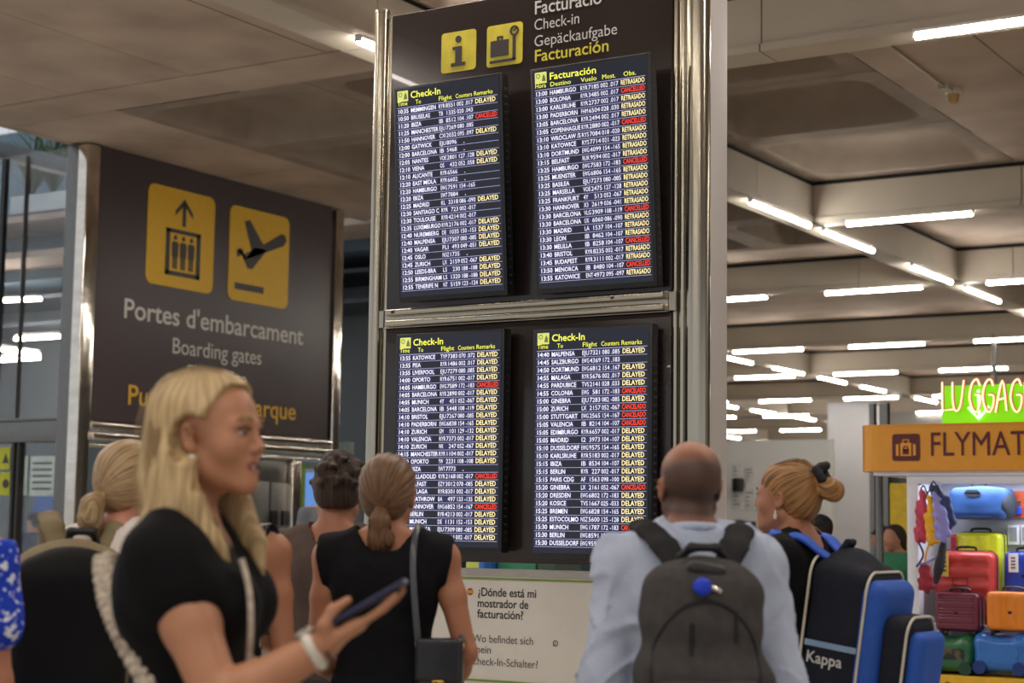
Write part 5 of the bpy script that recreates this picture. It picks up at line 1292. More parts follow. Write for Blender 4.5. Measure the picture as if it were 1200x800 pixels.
hair(p9, 'bun', M_h9, _bun, TIE9, (0, -1, .1), .005, .0022, 12, parent=h9)
b = SDF(); b.frame(p9['HR'], p9['hc'], p9['hs'])
for k in range(12):
    a = 2*PI*k/12; r_ = .031; b.ell((math.cos(a)*r_, -.126+.012*math.sin(a*3), .088+math.sin(a)*r_), (.017, .016, .017), k=.006)
link('scrunchie', b.mesh(.005), mat('scrunchie_black', (18, 18, 22), .7, bump=.5), p9['root'])
st = []
for k in range(46):
    a = random.uniform(-1, 1); st.append([(a*.07, -.06+random.uniform(-.02, .02), -.03), (a*.06, -.085, -.05+random.uniform(-.02, .02)), (a*.05+random.uniform(-.02, .02), -.08+random.uniform(-.02, .02), -.085+random.uniform(-.03, .02))])
for k in range(30):
    a = random.uniform(-1, 1); st.append([(a*.05, .03, .112), (a*.05, -.05, .130+random.uniform(-.004, .008)), (a*.02, -.11, .10)])
strand_tubes(p9, st, M_h9)
for x in (-1,):
    b = MB(); q = p9['HR']@(np.array([x*.08, .004, -.046])*p9['hs'])+p9['hc']; b.tube([q, q+np.array([0, 0, -.012])], .003, 6); b.tube([q+np.array([0, 0, -.012]), q+np.array([0, 0, -.026])], [.006, .005], 8); b.build('earring', mat('pearl', (226, 220, 208), .2), p9['root'])
top9 = garment(p9, 'top', M_blk2, .011, ('torso',), crew(.074, 1.42, .88), .0075, .003, 36, sleeves=[(1.15, .056, .048)]*2)
trousers(p9, mat('blue_shorts', (44, 66, 132), .8)); shoes(p9, M_shoe)
# ---------- woman in black sleeveless top with ponytail
sp = dict(s=.975, female=True, sw=.172, skin=(171, 113, 82), head_c=(0, .02, 1.59), head_r=(-6, 2, 0), eyes=False,
          arms=[((-.178, -.015, 1.395), (-.205, -.035, 1.10), (-.15, .16, 1.0)), ((.178, -.015, 1.395), (.255, -.05, 1.115), (.17, .10, .95))])
p7 = person('woman with brown ponytail in black sleeveless top carrying a small black handbag', 458, 5.3, 86, sp, .006)
M_h7 = hair_mat('hair_brown', (70, 47, 30), (132, 94, 60), sc=6)
def _b(g): skull(g, 1.02); g.ell((0, .04, .05), (.068, .05, .05), k=.03)
h7 = hair(p7, 'hair', M_h7, _b, (0, -.115, -.040), (0, -.9, -.3), .005, .002, 26, clipf=lambda q: np.maximum(q[1]-(.03+.8*(q[2]+.01)), (-.075+.4*(q[1]+.06)*(q[1] > -.06))-q[2]))
def _pt(g): g.chain([(0, -.112, -.040), (0.004, -.128, -.075), (-.002, -.122, -.13), (-.02, -.105, -.18)], [.018, .027, .030, .016], k=.02, flat=((0, 1, 0), .7)); g.chain([(0.0, -.124, -.08), (.025, -.118, -.13), (.022, -.10, -.17)], [.02, .018, .006], k=.02)
hair(p7, 'ponytail', M_h7, _pt, (0, -.2, -.06), (0, -.1, -1), .005, .0028, 34, parent=h7)
b = MB(); q = [p7['HR']@(np.array([.017*math.cos(a), -.118, -.043+.017*math.sin(a)])*p7['hs'])+p7['hc'] for a in np.linspace(0, 2*PI, 14)[:-1]]; b.tube(q, .004, 6, closed=True); b.build('hair_tie', mat('tie_brown', (70, 46, 32), .7), p7['root'])
strand_tubes(p7, [[(random.uniform(-.08, .08), -.03, .06+random.uniform(-.08, .05)), (random.uniform(-.05, .05), -.115, -.0), (random.uniform(-.01, .01), -.12, -.04)] for k in range(60)]+[[(random.uniform(-.02, .02), -.125, -.06), (random.uniform(-.03, .03), -.14, -.12), (random.uniform(-.035, .03), -.115, -.19+random.uniform(-.02, .02))] for k in range(50)], M_h7)
top7 = garment(p7, 'sleeveless_top', M_blk, .014, ('torso',), lambda P: np.maximum(crew(.086)(P), (np.abs(P[0])-(.208-.22*np.clip(1.40-P[2], 0, .16))-.9*np.clip(1.13-P[2], 0, .1))*1.0), .005, .003, 38, sleeves=[(.12, .064, .060)]*2)
trousers(p7, M_blk); shoes(p7, M_shoe)
# ---------- man in brown t-shirt
sp = dict(s=.98, sw=.205, skin=(163, 106, 77), head_c=(0, .02, 1.60), head_r=(14, -2, 0), eyes=False, bulk=.98, hs=1.0,
          arms=[((-.205, -.015, 1.385), (-.262, -.02, 1.10), (-.12, .20, 1.02)), ((.195, -.015, 1.39), (.24, -.03, 1.10), (.16, .15, .95))])
p6 = person('man with tousled dark brown hair in a taupe t-shirt, left of the board', 398, 6.0, 76, sp, .007)
M_h6 = hair_mat('hair_dark', (28, 20, 15), (70, 48, 32), sc=5, rough=.6)
def _b(g):
    g.ell((0, -.022, .045), (.086, .106, .094), k=.02); g.ell((0, -.05, -.005), (.080, .074, .072), k=.03)
    for k in range(110):
        a = random.uniform(0, 2*PI); e_ = random.uniform(-.35, 1.4); d_ = np.array([math.cos(a)*math.cos(e_), math.sin(a)*math.cos(e_)-.15, math.sin(e_)]); c_ = np.array([0, -.022, .045])+d_*np.array([.082, .102, .09]); g.cap(c_, c_+d_*.003+np.array([random.uniform(-.02, .02), random.uniform(-.02, .02), .002]), .013, .006, k=.012)
hair(p6, 'hair', M_h6, _b, (.02, -.05, .1), (0, -.5, 1), .006, .0012, 34, clipf=lambda q: np.maximum(q[1]-(.008+1.0*np.clip(q[2]-.01, 0, .1)), (-.058+.5*(q[1]+.06)*(q[1] > -.06))-q[2]))
M_tp = mat('taupe_cotton', (92, 78, 72), .9, var=.07, scale=10, bump=.3, bscale=160, spec=.15)
garment(p6, 't_shirt', M_tp, .014, ('torso',), crew(.078), .0075, .005, 30, sleeves=[(.78, .066, .066)]*2)
trousers(p6, M_greyt); shoes(p6, M_shoe)
# ---------- woman with low ponytail and white t-shirt at the left
sp = dict(s=.985, female=True, sw=.168, skin=(189, 127, 102), head_c=(.01, .035, 1.585), head_r=(-12, 0, 0), eyes=True, brow=(120, 90, 60),
          arms=[((-.168, -.015, 1.395), (-.21, -.03, 1.10), (-.16, .2, 1.0)), ((.168, -.015, 1.395), (.21, -.03, 1.10), (.16, .16, .98))])
p2 = person('woman with low blonde ponytail, white t-shirt and a khaki and black backpack, at left', 150, 4.95, 60, sp, .007)
M_h2 = hair_mat('hair_ash', (118, 92, 62), (196, 164, 120), sc=6)
def _b(g): skull(g, 1.02); g.ell((0, .03, .052), (.068, .055, .05), k=.03)
h2 = hair(p2, 'hair', M_h2, _b, (0, -.12, -.03), (0, -.95, -.2), .006, .002, 26, clipf=lambda q: np.maximum(q[1]-(.02+.9*(q[2]+.01)), (-.075+.5*(q[1]+.06)*(q[1] > -.06))-q[2]))
def _pt(g): g.chain([(0, -.112, -.030), (0.0, -.145, -.060), (.0, -.150, -.10), (.0, -.125, -.145)], [.016, .030, .032, .014], k=.02)
hair(p2, 'ponytail', M_h2, _pt, (0, -.2, -.05), (0, -.1, -1), .006, .0025, 30, parent=h2)
b = MB(); q = [p2['HR']@(np.array([.017*math.cos(a), -.122+.002, -.033+.017*math.sin(a)])*p2['hs'])+p2['hc'] for a in np.linspace(0, 2*PI, 14)[:-1]]; b.tube(q, .0045, 6, closed=True); b.build('hair_tie', mat('tie_gold', (196, 166, 110), .4), p2['root'])
garment(p2, 't_shirt', mat('white_cotton', (222, 212, 206), .85, var=.03, bump=.2, bscale=120, spec=.15), .013, ('torso',), crew(.072), .0075, .004, 30, sleeves=[(.6, .060, .060)]*2)
trousers(p2, M_jean); shoes(p2, M_shoe)
# ---------- tanned woman with flowered top, half hidden
sp = dict(s=.985, female=True, sw=.165, skin=(166, 110, 80), head_c=(0, .02, 1.585), head_r=(10, 0, 0), eyes=False,
          arms=[((-.168, -.015, 1.395), (-.20, -.03, 1.10), (-.15, .1, .9)), ((.168, -.015, 1.395), (.205, -.04, 1.10), (.17, .14, .93))])
p5 = person('tanned woman in black flowered top, mostly hidden behind the blonde woman', 258, 5.0, 100, sp, .008)
hair(p5, 'hair', M_h7, lambda g: (skull(g, 1.02), g.ell((0, .03, .052), (.068, .055, .05), k=.03)), (0, -.1, -.03), (0, -.95, -.2), .007, .002, 26, clipf=face_clip())
M_flo = mat('black_floral', (24, 22, 30), .85, var=.1, scale=16, col2=(206, 196, 200), thr=(.58, .62), detail=2, spec=.15)
garment(p5, 'flowered_top', M_flo, .010, ('torso',), lambda P: np.maximum(np.maximum(P[2]-(1.30-.3*P[1]*0-.9*np.clip(-P[1]-.0, 0, .12)), .86-P[2]), np.abs(P[0])-.16), .008, .003, 30)
b = MB()
for x in (.10, .115, .13):
    b.tube(smooth([(x, .08, 1.28), (x+.015, .03, 1.425), (x+.02, -.03, 1.448), (x-.01, -.085, 1.36), (x-.05, -.108, 1.24)], 4), .005, 6)
for k in range(7):
    b.tube(smooth([(.112+.006*k, .02-.014*k, 1.452), (.125+.006*k, .02-.014*k, 1.455), (.14+.006*k, .025-.014*k, 1.43)], 3), [.004]*6+[.002], 5)
b.build('shoulder_tie', M_flo, p5['root'])
trousers(p5, M_jean); shoes(p5, M_shoe)
# ---------- person in blue patterned dress at the left edge
sp = dict(s=.98, female=True, sw=.17, skin=(180, 121, 92), head_c=(0, .02, 1.585), eyes=False, arms=[((-.17, -.015, 1.395), (-.21, -.03, 1.10), (-.15, .15, .93)), ((.17, -.015, 1.395), (.215, -.03, 1.10), (.16, .14, .93))])
p3 = person('person in bright blue dress with white pattern, cut by the left picture edge', -86, 4.2, 90, sp, .009)
hair(p3, 'hair', M_h6, lambda g: skull(g, 1.02), (0, -.1, -.03), (0, -.95, -.2), .008, .002, 26, clipf=face_clip())
M_dr = mat('blue_dress', (36, 66, 190), .8, var=.05, scale=52, col2=(226, 230, 244), thr=(.56, .60), detail=3, spec=.15)
garment(p3, 'dress', M_dr, .014, ('torso',), lambda P: np.maximum(P[2]-1.44, .55-P[2]), .008, .006, 26, sleeves=[(.55, .072, .074)]*2, extra=lambda g: g.cap((0, 0, .9), (0, 0, .5), .19, .27, k=.05))
shoes(p3, M_shoe)
# ---------- blonde woman in front, holding a phone
A0 = -8
hx, hy = ground(234, 3.56)
def toloc(px, py, t, root_xy, rz):
    P = CAM+ray(px, py)*t; c, s_ = math.cos(-rz), math.sin(-rz); x, y = P[0]-root_xy[0], P[1]-root_xy[1]
    return np.array([x*c-y*s_, x*s_+y*c, P[2]])
RZ1 = YAW+math.radians(A0)-PI/2
S1 = 1.035
def L1(px, py, t): return toloc(px, py, t, (hx, hy), RZ1)/S1
SHN = L1(200, 672, 3.40); ELB = L1(260, 828, 3.28); WRI = L1(376, 757, 3.30)
fwd = WRI-ELB; fwd /= np.linalg.norm(fwd)
sp = dict(s=S1, female=True, sw=.172, skin=(178, 124, 92), head_c=(0, .028, 1.578), head_r=(-13, 3, 0), open=True, brow=(150, 116, 74), gaze=(0, 0), armr=1.18, sdz=-.055,
          arms=[((-.17, -.01, 1.395), (-.205, .02, 1.11), (-.10, .22, 1.02)), (SHN, ELB, WRI)])
HF = L1(470, 703, 3.30)-WRI; HF /= np.linalg.norm(HF)          # towards the fingers
upv = np.array([0, 0, 1.]); zb_ = -(upv-HF*(upv@HF)); zb_ /= np.linalg.norm(zb_)   # back of hand points down
xb = np.cross(zb_, HF)                                          # thumb side, towards the camera for a right hand held palm up
sp['hands'] = {1: dict(M=np.stack([xb, HF, zb_], 1), sc=.98, curls=[(2, 8, 8), (3, 8, 8), (4, 9, 9), (5, 10, 10)], spread=3,
    thumb=[(.018, .012, -.006), (.033, .030, -.028), (.028, .056, -.045), (.014, .088, -.048)])}
p1 = person('blonde woman in black cap-sleeved top looking right and holding a phone, in front', 234, 3.56, A0, sp, .0045)
M_h1 = hair_mat('hair_blonde', (150, 122, 80), (208, 180, 134), rough=.5, sc=5)
def _b(g):
    g.ell((0, -.022, .042), (.086, .106, .090), k=.02); g.ell((0, .03, .066), (.064, .050, .046), k=.03)
    # back curtain
    g.chain([(0, -.07, .03), (0, -.095, -.08), (0, -.10, -.18)], [.085, .080, .070], k=.04, flat=((0, 1, 0), .6))
    for x in (-1, 1):
        g.chain([(x*.070, -.02, .04), (x*.086, -.025, -.05), (x*.092, -.010, -.13), (x*.088, .020, -.20)], [.030, .032, .034, .032], k=.03, flat=((1, 0, 0), .7))
        g.chain([(x*.088, .0, -.15), (x*.080, .045, -.22), (x*.060, .075, -.275)], [.028, .022, .006], k=.025, flat=((1, 0, 0), .8))
        g.chain([(x*.085, -.05, -.10), (x*.105, -.06, -.19), (x*.11, -.06, -.235)], [.035, .035, .012], k=.03, flat=((1, 0, 0), .7))
        g.chain([(x*.045, .055, .075), (x*.070, .030, .035), (x*.082, .0, -.02)], [.012, .014, .016], k=.02)
def clip1(q):
    x, y, z = q
    # open the face: nothing in front of the hairline above the jaw, ears left free
    face = np.minimum(np.minimum(y-(.017+.50*np.clip(z-.0, 0, .1)), .092-z), z+.115)
    ear = .034-np.sqrt((y-.004)**2+(z+.014)**2*.7)
    ear = np.minimum(ear+.006, np.abs(x)-(.055+1.5*np.clip(-z-.028, 0, 1)+.9*np.clip(-y-.012, 0, 1)))
    top = np.minimum(y-.082, z-.05)
    return np.maximum(np.maximum(face, ear), top)
h1 = hair(p1, 'hair', M_h1, _b, (0, -.02, .2), (0, 0, -1), .0045, .0013, 30, clipf=clip1)
st = []
for k in range(120):
    s_ = random.choice((-1, 1)); a = random.uniform(-.095, -.03)
    st.append([(s_*.07, a*.6, .09), (s_*(.094+random.uniform(-.004, .004)), a, 0), (s_*.10, a+.01, -.12), (s_*random.uniform(.07, .10), a+.04+random.uniform(-.01, .02), -.24+random.uniform(-.03, .02))])
for k in range(60):
    a = random.uniform(-.05, .05); st.append([(a*.4, .06, .108), (a, -.02, .133), (a*1.6, -.11, .06), (a*1.6, -.13, -.1), (a*1.6, -.125, -.2+random.uniform(-.03, .03))])
strand_tubes(p1, [c for c in st if True], M_h1, r=.0008)
q = p1['HR']@(np.array([.083, .004, -.047])*p1['hs'])+p1['hc']; b = MB(); bb = bmesh.new(); bmesh.ops.create_uvsphere(bb, u_segments=12, v_segments=8, radius=.0062)
for v_ in bb.verts: v_.co += Vector(q)
b.bm(bb, 0, True); b.build('pearl_earring', mat('pearl', (226, 220, 208), .2), p1['root'])
def cl1(P):
    X, Y, Z = P
    vneck = np.minimum(Z-(1.455-1.35*np.clip(Y+.00, 0, .2)+.9*np.abs(X)), Y+.02)
    return np.maximum(np.maximum(np.maximum(Z-1.475, .86-Z), vneck), -1)
top1 = garment(p1, 'cap_sleeve_top', M_blk2, .013, ('torso',), cl1, .006, .003, 30, sleeves=[(.30, .058, .062), (.13, .074, .078)])
trousers(p1, M_blk); shoes(p1, M_shoe)
# watch and bracelet on the wrist
fw = WRI-ELB; fw /= np.linalg.norm(fw); u_ = np.cross(fw, [0, 0, 1.]); u_ /= np.linalg.norm(u_); v2 = np.cross(u_, fw)
def ringat(tt, r, n=22): c = (ELB+(WRI-ELB)*tt)*S1; return [c+(u_*math.cos(a)+v2*math.sin(a))*r for a in np.linspace(0, 2*PI, n+1)[:-1]]
wt = thing('wrist_watch', 'white strap watch on the right wrist of the blonde woman in front', 'watch', tuple((np.array([hx, hy, 0])+wmat((0, 0), RZ1)[0]@((ELB+(WRI-ELB)*.93)*S1))), RZ1)
wl = (ELB+(WRI-ELB)*.93)*S1
b = MB(); b.tube([p-wl for p in ringat(.93, .030)], .0115, 8, closed=True, flat=(u_*0+v2*0+np.array([1, 0, 0])*0+fw*0+np.array([0, 0, 1e-9]), 1)); b.build('strap', mat('watch_white', (218, 210, 196), .4), wt)
b = MB(); c_ = v2*.036; b.tube([c_, c_+v2*.009], .019, 20); b.build('watch_case', mat('watch_case', (196, 188, 172), .25, .6), wt)
b = MB(); wl2 = (ELB+(WRI-ELB)*1.03)*S1; b.tube([p-wl2 for p in ringat(1.03, .034)], .0035, 8, closed=True); o = b.build('bracelet', mat('bracelet_dark', (56, 30, 34), .5)); o.location = tuple(np.array([hx, hy, 0])+wmat((0, 0), RZ1)[0]@wl2); o.rotation_euler = (0, 0, RZ1)
tag(o, 'thin dark bracelet beside the white watch on the blonde woman wrist', 'bracelet')
# phone, tilted up to the right between thumb and fingers
R1_ = wmat((0, 0), RZ1)[0]; ax = R1_@HF; sd = R1_@(-xb); nn = np.cross(ax, sd); Lp = .158
ph = bpy.data.objects.new('mobile_phone', None); COL.objects.link(ph); mid = np.array([hx, hy, 0])+R1_@(WRI*S1+HF*.122-zb_*.027+xb*.004)
mm = Matrix.Identity(4)
for i in range(3): mm[i][0] = ax[i]; mm[i][1] = sd[i]; mm[i][2] = nn[i]; mm[i][3] = mid[i]
ph.matrix_world = mm; tag(ph, 'dark blue mobile phone held tilted in the blonde woman hand', 'phone')
b = MB(); b.box(-Lp/2, Lp/2, -.037, .037, -.0055, .0045, 0, .0045); b.build('phone_body', mat('phone_navy', (36, 36, 74), .35, .2), ph)
b = MB(); b.box(-Lp/2+.004, Lp/2-.004, -.034, .034, .0045, .0052); b.build('phone_screen', mat('phone_screen', (12, 12, 18), .1), ph)
b = MB(); b.box(Lp*.30, Lp*.44, -.028, .002, -.0075, -.0055, 0, .0015); b.build('camera_bump', mat('phone_navy', (36, 36, 74)), ph)
# knitted shoulder strap across the back
sr = thing('knitted_strap', 'chunky beige knitted bag strap running down the blonde woman back', 'strap', (hx, hy, 0), RZ1)
M_kn = mat('knit_beige', (186, 172, 156), .9, var=.3, scale=60, bump=.6, bscale=120)
path = smooth([L1(122, 655, 3.58)*S1, L1(128, 700, 3.50)*S1, L1(146, 745, 3.44)*S1, L1(176, 800, 3.38)*S1, L1(205, 860, 3.36)*S1], 8)
path = [np.array(p) for p in path]
for ph_ in (0, 1, 2):
    pts = []
    n = len(path)*3
    for i in range(n):
        f_ = i/(n-1)*(len(path)-1); k = int(f_); k = min(k, len(path)-2); P = path[k]+(path[k+1]-path[k])*(f_-k)
        tg = path[k+1]-path[k]; tg /= np.linalg.norm(tg); sx = np.cross(tg, [0, 0, 1.]); 
        e1 = np.cross(tg, np.array([1., 0, 0])); e1 /= np.linalg.norm(e1); e2 = np.cross(tg, e1)
        a = i/n*2*PI*7+ph_*2*PI/3; pts.append(P+e1*math.sin(a)*.014+e2*math.sin(2*a)*.008)
    b = MB(); b.tube(pts, .0125, 7); b.build('braid_strand', M_kn, sr)
b = MB(); b.tube(smooth([L1(283, 655, 3.42)*S1, L1(292, 690, 3.40)*S1, L1(294, 735, 3.38)*S1, L1(290, 790, 3.4)*S1], 6), .0065, 7); o = b.build('chain_strap', M_kn); o.location = (hx, hy, 0); o.rotation_euler = (0, 0, RZ1); tag(o, 'thin grey woven strap down the front of the blonde woman black top', 'strap')
# ------------------------------------------------------------------ bags of the others
def child_frame(p): return p['s']
M_pk = mat('pack_grey', (72, 69, 68), .85, var=.12, scale=40, bump=.4, bscale=260, spec=.15)
M_pkd = mat('pack_dark', (44, 43, 45), .85, var=.1, scale=40, bump=.3, bscale=200, spec=.15)
M_zip = mat('zip_black', (18, 18, 20), .5)
# grey backpack of the man
def follow(p, name, label, cat): return thing(name, label, cat, tuple(p['root'].location), p['root'].rotation_euler[2])
from mathutils.bvhtree import BVHTree
def drape(me, pts, off=.001):
    t = BVHTree.FromPolygons([v.co for v in me.vertices], [tuple(p.vertices) for p in me.polygons]); out = []
    for x, z in pts:
        h = t.ray_cast(Vector((x, -2, z)), Vector((0, 1, 0)))
        if h[0] is not None: out.append((x, h[0].y-off, z))
    return out
bp = follow(p8, 'backpack', 'dark grey backpack with blue charm on the man in the pale blue shirt', 'backpack')
g = SDF(); g.rbox((-.008, -.235, 1.13), (.142, .085, .235), .08, k=.02).ell((0, -.225, 1.27), (.128, .085, .125), k=.06).rbox((0, -.25, 1.03), (.165, .085, .135), .07, k=.05)
g.fn(lambda P, F: F+.0035*n3(P, 36, 2.)+.003*np.sin(P[2]*60+6*P[0]))
pkm = g.mesh(.007); link('pack_body', pkm, M_pk, bp)
g = SDF(); g.rbox((0, -.335, 1.015), (.128, .03, .095), .028, k=.02); g.fn(lambda P, F: F+.0025*n3(P, 50, 1.)); pom = g.mesh(.006); link('front_pocket', pom, M_pk, bp)
b = MB(); b.tube(drape(pom, [(x, 1.092-.03*(x/.12)**4) for x in np.linspace(-.118, .118, 15)]), .004, 6); b.build('pocket_zip', M_zip, bp)
zz = drape(pkm, [(-.008+.128*math.sin(a), 1.13+.16*math.cos(a)) for a in np.linspace(-1.9, 1.9, 40)])
b = MB(); b.tube(zz, .0045, 6); b.build('main_zip', M_zip, bp)
g = SDF(); g.cap((-.03, -.285, 1.365), (.03, -.285, 1.355), .02, .02); g.chain([(-.055, -.21, 1.39), (-.03, -.235, 1.415), (.03, -.235, 1.415), (.055, -.21, 1.39)], [.011]*4, k=.01); link('top_handle', g.mesh(.005), M_zip, bp)
for x in (-1, 1):
    g = SDF(); g.chain([(x*.062, -.195, 1.375), (x*.085, -.155, 1.418), (x*.112, -.085, 1.455), (x*.122, -.01, 1.462), (x*.125, .08, 1.42), (x*.13, .14, 1.33), (x*.15, .13, 1.18), (x*.18, .04, 1.08), (x*.165, -.12, .99)], [.034, .036, .036, .035, .033, .032, .026, .016, .014], k=.01, flat=((0, -.75, 1), .34))
    link('shoulder_strap', g.mesh(.006), M_pkd, bp)
    b = MB(); b.tube(drape(pkm, [(x*.052+.01, 1.27-.012*k-.03*(x < 0)) for k in range(7)], .003), .005, 6); b.build('zip_pull', M_zip, bp)
ch = thing('pompom_charm', 'small bright blue pompom charm hanging on the grey backpack top', 'charm', (0, 0, 0)); 
R8, o8 = wmat(tuple(p8['root'].location), p8['root'].rotation_euler[2]); cw = R8@np.array([-.018, -.335, 1.325])+o8; ch.location = tuple(cw); ch.rotation_euler = (0, 0, p8['root'].rotation_euler[2])
g = SDF(); g.ell((0, 0, 0), (.022, .020, .021)); g.fn(lambda P, F: F+.003*n3(P, 420)); link('pompom', g.mesh(.0025), mat('charm_blue', (28, 60, 200), .7), ch)
b = MB(); b.tube(smooth([(.012, 0, .0), (.03, .004, -.004), (.044, .008, -.012)], 3), .006, 6); b.build('charm_clip', mat('clip_metal', (196, 190, 180), .25, .9), ch)
# big navy / blue backpack of the woman with the bun
R9, o9 = wmat(tuple(p9['root'].location), p9['root'].rotation_euler[2])
b9 = follow(p9, 'backpack', 'big black backpack with blue sides and white piping on the bun woman', 'backpack')
M_nv = mat('pack_navy', (34, 36, 46), .7, var=.08, scale=30, bump=.25, bscale=200, spec=.15); M_bl = mat('pack_blue', (28, 82, 176), .6, var=.06, scale=20); M_pi = mat('piping_cream', (208, 200, 182), .5)
g = SDF(); g.rbox((0, -.225, 1.10), (.150, .105, .27), .05, k=.02).ell((0, -.20, 1.33), (.125, .08, .09), k=.06); g.fn(lambda P, F: F+.003*n3(P, 30, 3.)); link('pack_body', g.mesh(.007), M_nv, b9)
g = SDF(); g.rbox((0, -.325, 1.085), (.146, .048, .255), .045, k=.02); g.fn(lambda P, F: F+.002*n3(P, 30, 3.)); link('middle_pocket', g.mesh(.007), M_bl, b9)
g = SDF(); g.rbox((0, -.405, 1.07), (.115, .055, .175), .045, k=.02); link('front_pocket', g.mesh(.007), M_nv, b9)
g = SDF(); g.rbox((0, -.470, 1.06), (.100, .03, .145), .028, k=.01); link('front_panel', g.mesh(.007), M_bl, b9)
for (yy, hw, zc, hh, rr, mm_) in ((-.128, .148, 1.11, .275, .06, M_pi), (-.318, .150, 1.10, .262, .06, M_pi), (-.448, .116, 1.07, .176, .06, M_pi)):
    b = MB(); b.tube([(u, yy, v) for u, v in rrect(-hw, zc-hh, hw, zc+hh, rr, 7)], .0045, 6, closed=True); b.build('piping', mm_, b9)
# side panel with pale stripe and lettering (on the wearer's left side, seen by the camera)
side_x = -.158
M_st = mat('stripe_pale', (132, 160, 190), .5)
for sx in (-1, 1):
    b = MB(); b.box(sx*.151-.002, sx*.151+.002, -.31, -.14, 1.112, 1.130); b.build('side_stripe', M_st, b9)
Mk = lambda u, v, w: (-.1505-w, -.150-u, v)
b = MB(); put_text(b, 'Kappa', Mk, .0, 1.062, .034, .12, 1, 0, .002); b.build('side_lettering', mat('letter_pale', (200, 200, 200), .6), b9)
for x in (-1, 1):
    g = SDF(); g.chain([(x*.075, -.14, 1.385), (x*.098, -.075, 1.438), (x*.11, .0, 1.447), (x*.12, .085, 1.39), (x*.13, .12, 1.30), (x*.16, .10, 1.12), (x*.18, -.02, 1.02), (x*.15, -.14, .95)], [.034, .036, .036, .034, .032, .028, .018, .014], k=.01, flat=((0, -.5, 1), .32)); link('shoulder_strap', g.mesh(.006), mat('strap_blue', (38, 86, 196), .6, var=.05), b9, label='blue padded strap')
g = SDF(); g.chain([(-.035, -.17, 1.405), (-.02, -.185, 1.435), (.02, -.185, 1.435), (.035, -.17, 1.405)], [.010]*4, k=.01); link('top_handle', g.mesh(.005), M_nv, b9)
MT = Matrix.Translation((0, -.13, 1.38))@Matrix.Rotation(math.radians(8), 4, 'X')@Matrix.Translation((0, .13, -1.38))
for ch_ in b9.children:
    if 'strap' not in ch_.name: ch_.data.transform(MT)
# khaki and black backpack of the woman at left
k2 = follow(p2, 'backpack', 'khaki and black roll-top backpack on the woman in the white t-shirt', 'backpack')
M_kh = mat('khaki_canvas', (132, 118, 92), .85, var=.08, scale=20, bump=.3, bscale=200, spec=.15)
g = SDF(); g.rbox((-.02, -.225, 1.10), (.165, .10, .28), .08, k=.02).ell((-.02, -.20, 1.30), (.13, .08, .10), k=.06); g.fn(lambda P, F: F+.004*n3(P, 28, 3.)+.003*np.sin(P[2]*44+9*P[1])); link('pack_body', g.mesh(.008), M_kh, k2)
g = SDF(); g.rbox((-.01, -.315, 1.08), (.150, .055, .27), .05, k=.02).ell((-.01, -.28, 1.30), (.12, .07, .09), k=.06); g.fn(lambda P, F: F+.003*n3(P, 24, 1.)); link('front_flap', g.mesh(.008), mat('pack_black', (20, 19, 20), .7, var=.1, bump=.2, spec=.15), k2)
g = SDF(); g.chain([(-.04, -.15, 1.395), (-.03, -.175, 1.43), (.03, -.175, 1.43), (.04, -.15, 1.395)], [.011]*4, k=.01); link('top_handle', g.mesh(.005), M_zip, k2)
for x in (-1, 1):
    g = SDF(); g.chain([(x*.06, -.14, 1.38), (x*.088, -.10, 1.445), (x*.105, -.03, 1.468), (x*.11, .05, 1.44), (x*.12, .11, 1.32), (x*.16, .08, 1.12), (x*.17, -.08, 1.0)], [.030, .032, .032, .032, .03, .022, .014], k=.01, flat=((0, -.6, 1), .42)); link('shoulder_strap', g.mesh(.006), M_kh, k2)
R2_, o2_ = wmat(tuple(p2['root'].location), p2['root'].rotation_euler[2]); dA = math.radians(38); pv = np.array([0, -.16, 0]); pv2 = wmat((0, 0), dA)[0]@pv; ov = R2_@(pv-pv2); k2.location = tuple(np.array(k2.location)+ov); k2.rotation_euler = (0, 0, k2.rotation_euler[2]+dA)
# handbag of the woman in the black sleeveless top
hb = follow(p7, 'handbag', 'small black leather handbag with gold clasp hanging at the right hip', 'handbag')
M_lea = mat('black_leather', (26, 26, 30), .3, var=.1, scale=20, bump=.25, bscale=90, coat=.2)
g = SDF(); g.rbox((.182, -.145, 1.055), (.068, .035, .082), .018, rot(yaw=-6), k=.01); g.fn(lambda P, F: F+.0015*n3(P, 40)); link('bag_body', g.mesh(.005), M_lea, hb)
g = SDF(); g.rbox((.182, -.178, 1.075), (.070, .010, .062), .009, rot(yaw=-6), k=.01); link('flap', g.mesh(.0045), M_lea, hb)
b = MB(); b.box(.165, .200, -.200, -.186, 1.005, 1.02, 0, .003); b.build('clasp', mat('gold', (196, 156, 78), .25, 1), hb)
for xx in (.118, .246):
    b = MB(); b.tube([(xx, -.15, 1.11), (xx, -.15, 1.125)], .009, 8); b.build('ring', mat('gold', (196, 156, 78)), hb)
sw_ = smooth([(.118, -.15, 1.12), (.108, -.158, 1.22), (.098, -.146, 1.33), (.096, -.115, 1.41), (.10, -.045, 1.457), (.115, .04, 1.43), (.15, .12, 1.35), (.20, .08, 1.20), (.246, -.12, 1.12)], 4)
b = MB(); b.tube(sw_, .010, 8, flat=((0, 1, 0), .4)); b.build('long_strap', mat('strap_grey', (74, 76, 82), .35, var=.05), hb)
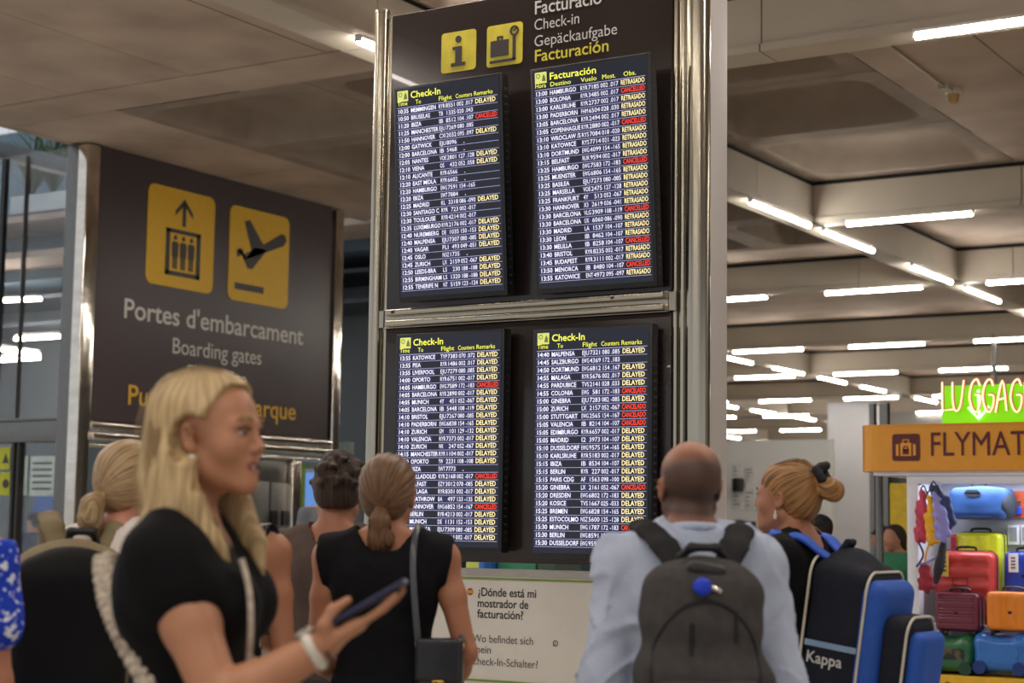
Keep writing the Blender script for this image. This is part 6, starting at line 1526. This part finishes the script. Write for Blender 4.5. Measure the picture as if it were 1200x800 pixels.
# ------------------------------------------------------------------ distant people
def far(label, px, py_top, t, heading, hair_c, shirt_c, skin=(186, 134, 108), cap_=None, s=None, long=False):
    top_z = CZ+(620+.0146*(px-600)-py_top)/FPX*t
    s = s or max(.9, min(1.1, top_z/1.70))
    sp = dict(s=s, sw=.185, skin=skin, head_c=(0, .02, 1.585), eyes=False, arms=down_arms(.185))
    p = person(label, px, t, heading, sp, .014, 'people in the far hall')
    hair(p, 'hair', mat('far_hair%s' % (hair_c,), hair_c, .7), lambda g: (skull(g, 1.03), long and g.chain([(0, -.05, 0), (0, -.08, -.15)], [.085, .07], k=.03)), (0, -.02, .2), (0, 0, -1), .014, 0, clipf=lambda q: q[1]-(.02+.8*(q[2]+.0)))
    garment(p, 'shirt', mat('far_cloth%s' % (shirt_c,), shirt_c, .8), .016, ('torso',), lambda P: np.maximum(P[2]-1.46, .86-P[2]), .014, .004, sleeves=[(.7, .068, .066)]*2)
    trousers(p, M_greyt)
    if cap_:
        g = SDF(); g.frame(p['HR'], p['hc'], p['hs']); g.ell((0, -.015, .05), (.09, .108, .085)); g.cap((-.03, .09, .045), (.03, .09, .045), .05, .05, flat=((0, 0, 1), .15)); g.fn(lambda P, F: np.maximum(F, p['hc'][2]+.02*p['hs']-P[2])); link('cap', g.mesh(.012), mat('cap%s' % (cap_,), cap_, .7), p['root'])
    return p
far('man in dark navy shirt and dark cap seen through the left glass', 48, 600, 20.3, 150, (40, 34, 30), (34, 50, 92), cap_=(26, 26, 32))
far('person with dark hair in pale top seen through the left glass by the post', 74, 606, 21.4, 90, (40, 40, 44), (190, 196, 200))
far('person in black at the far check-in counter', 902, 622, 22, 60, (100, 66, 44), (26, 26, 28))
far('person in a black cap behind the bun-haired woman, in front of the white column', 962, 604, 14, 180, (30, 26, 24), (60, 60, 66), cap_=(20, 20, 24))
far('dark-haired woman in green top left of the kiosk', 1049, 625, 14.5, 215, (48, 32, 26), (52, 128, 92), long=True)
far('person in a dark cap behind the dark-haired woman near the kiosk', 1036, 622, 17, 160, (30, 26, 24), (66, 92, 120), cap_=(28, 28, 34))
far('person far off behind the counter in white', 916, 628, 25, 200, (60, 46, 40), (200, 200, 204))
far('dark-haired person glimpsed between man in taupe and board pole', 391, 536, 16, 90, (30, 28, 28), (90, 94, 100), s=1.12)
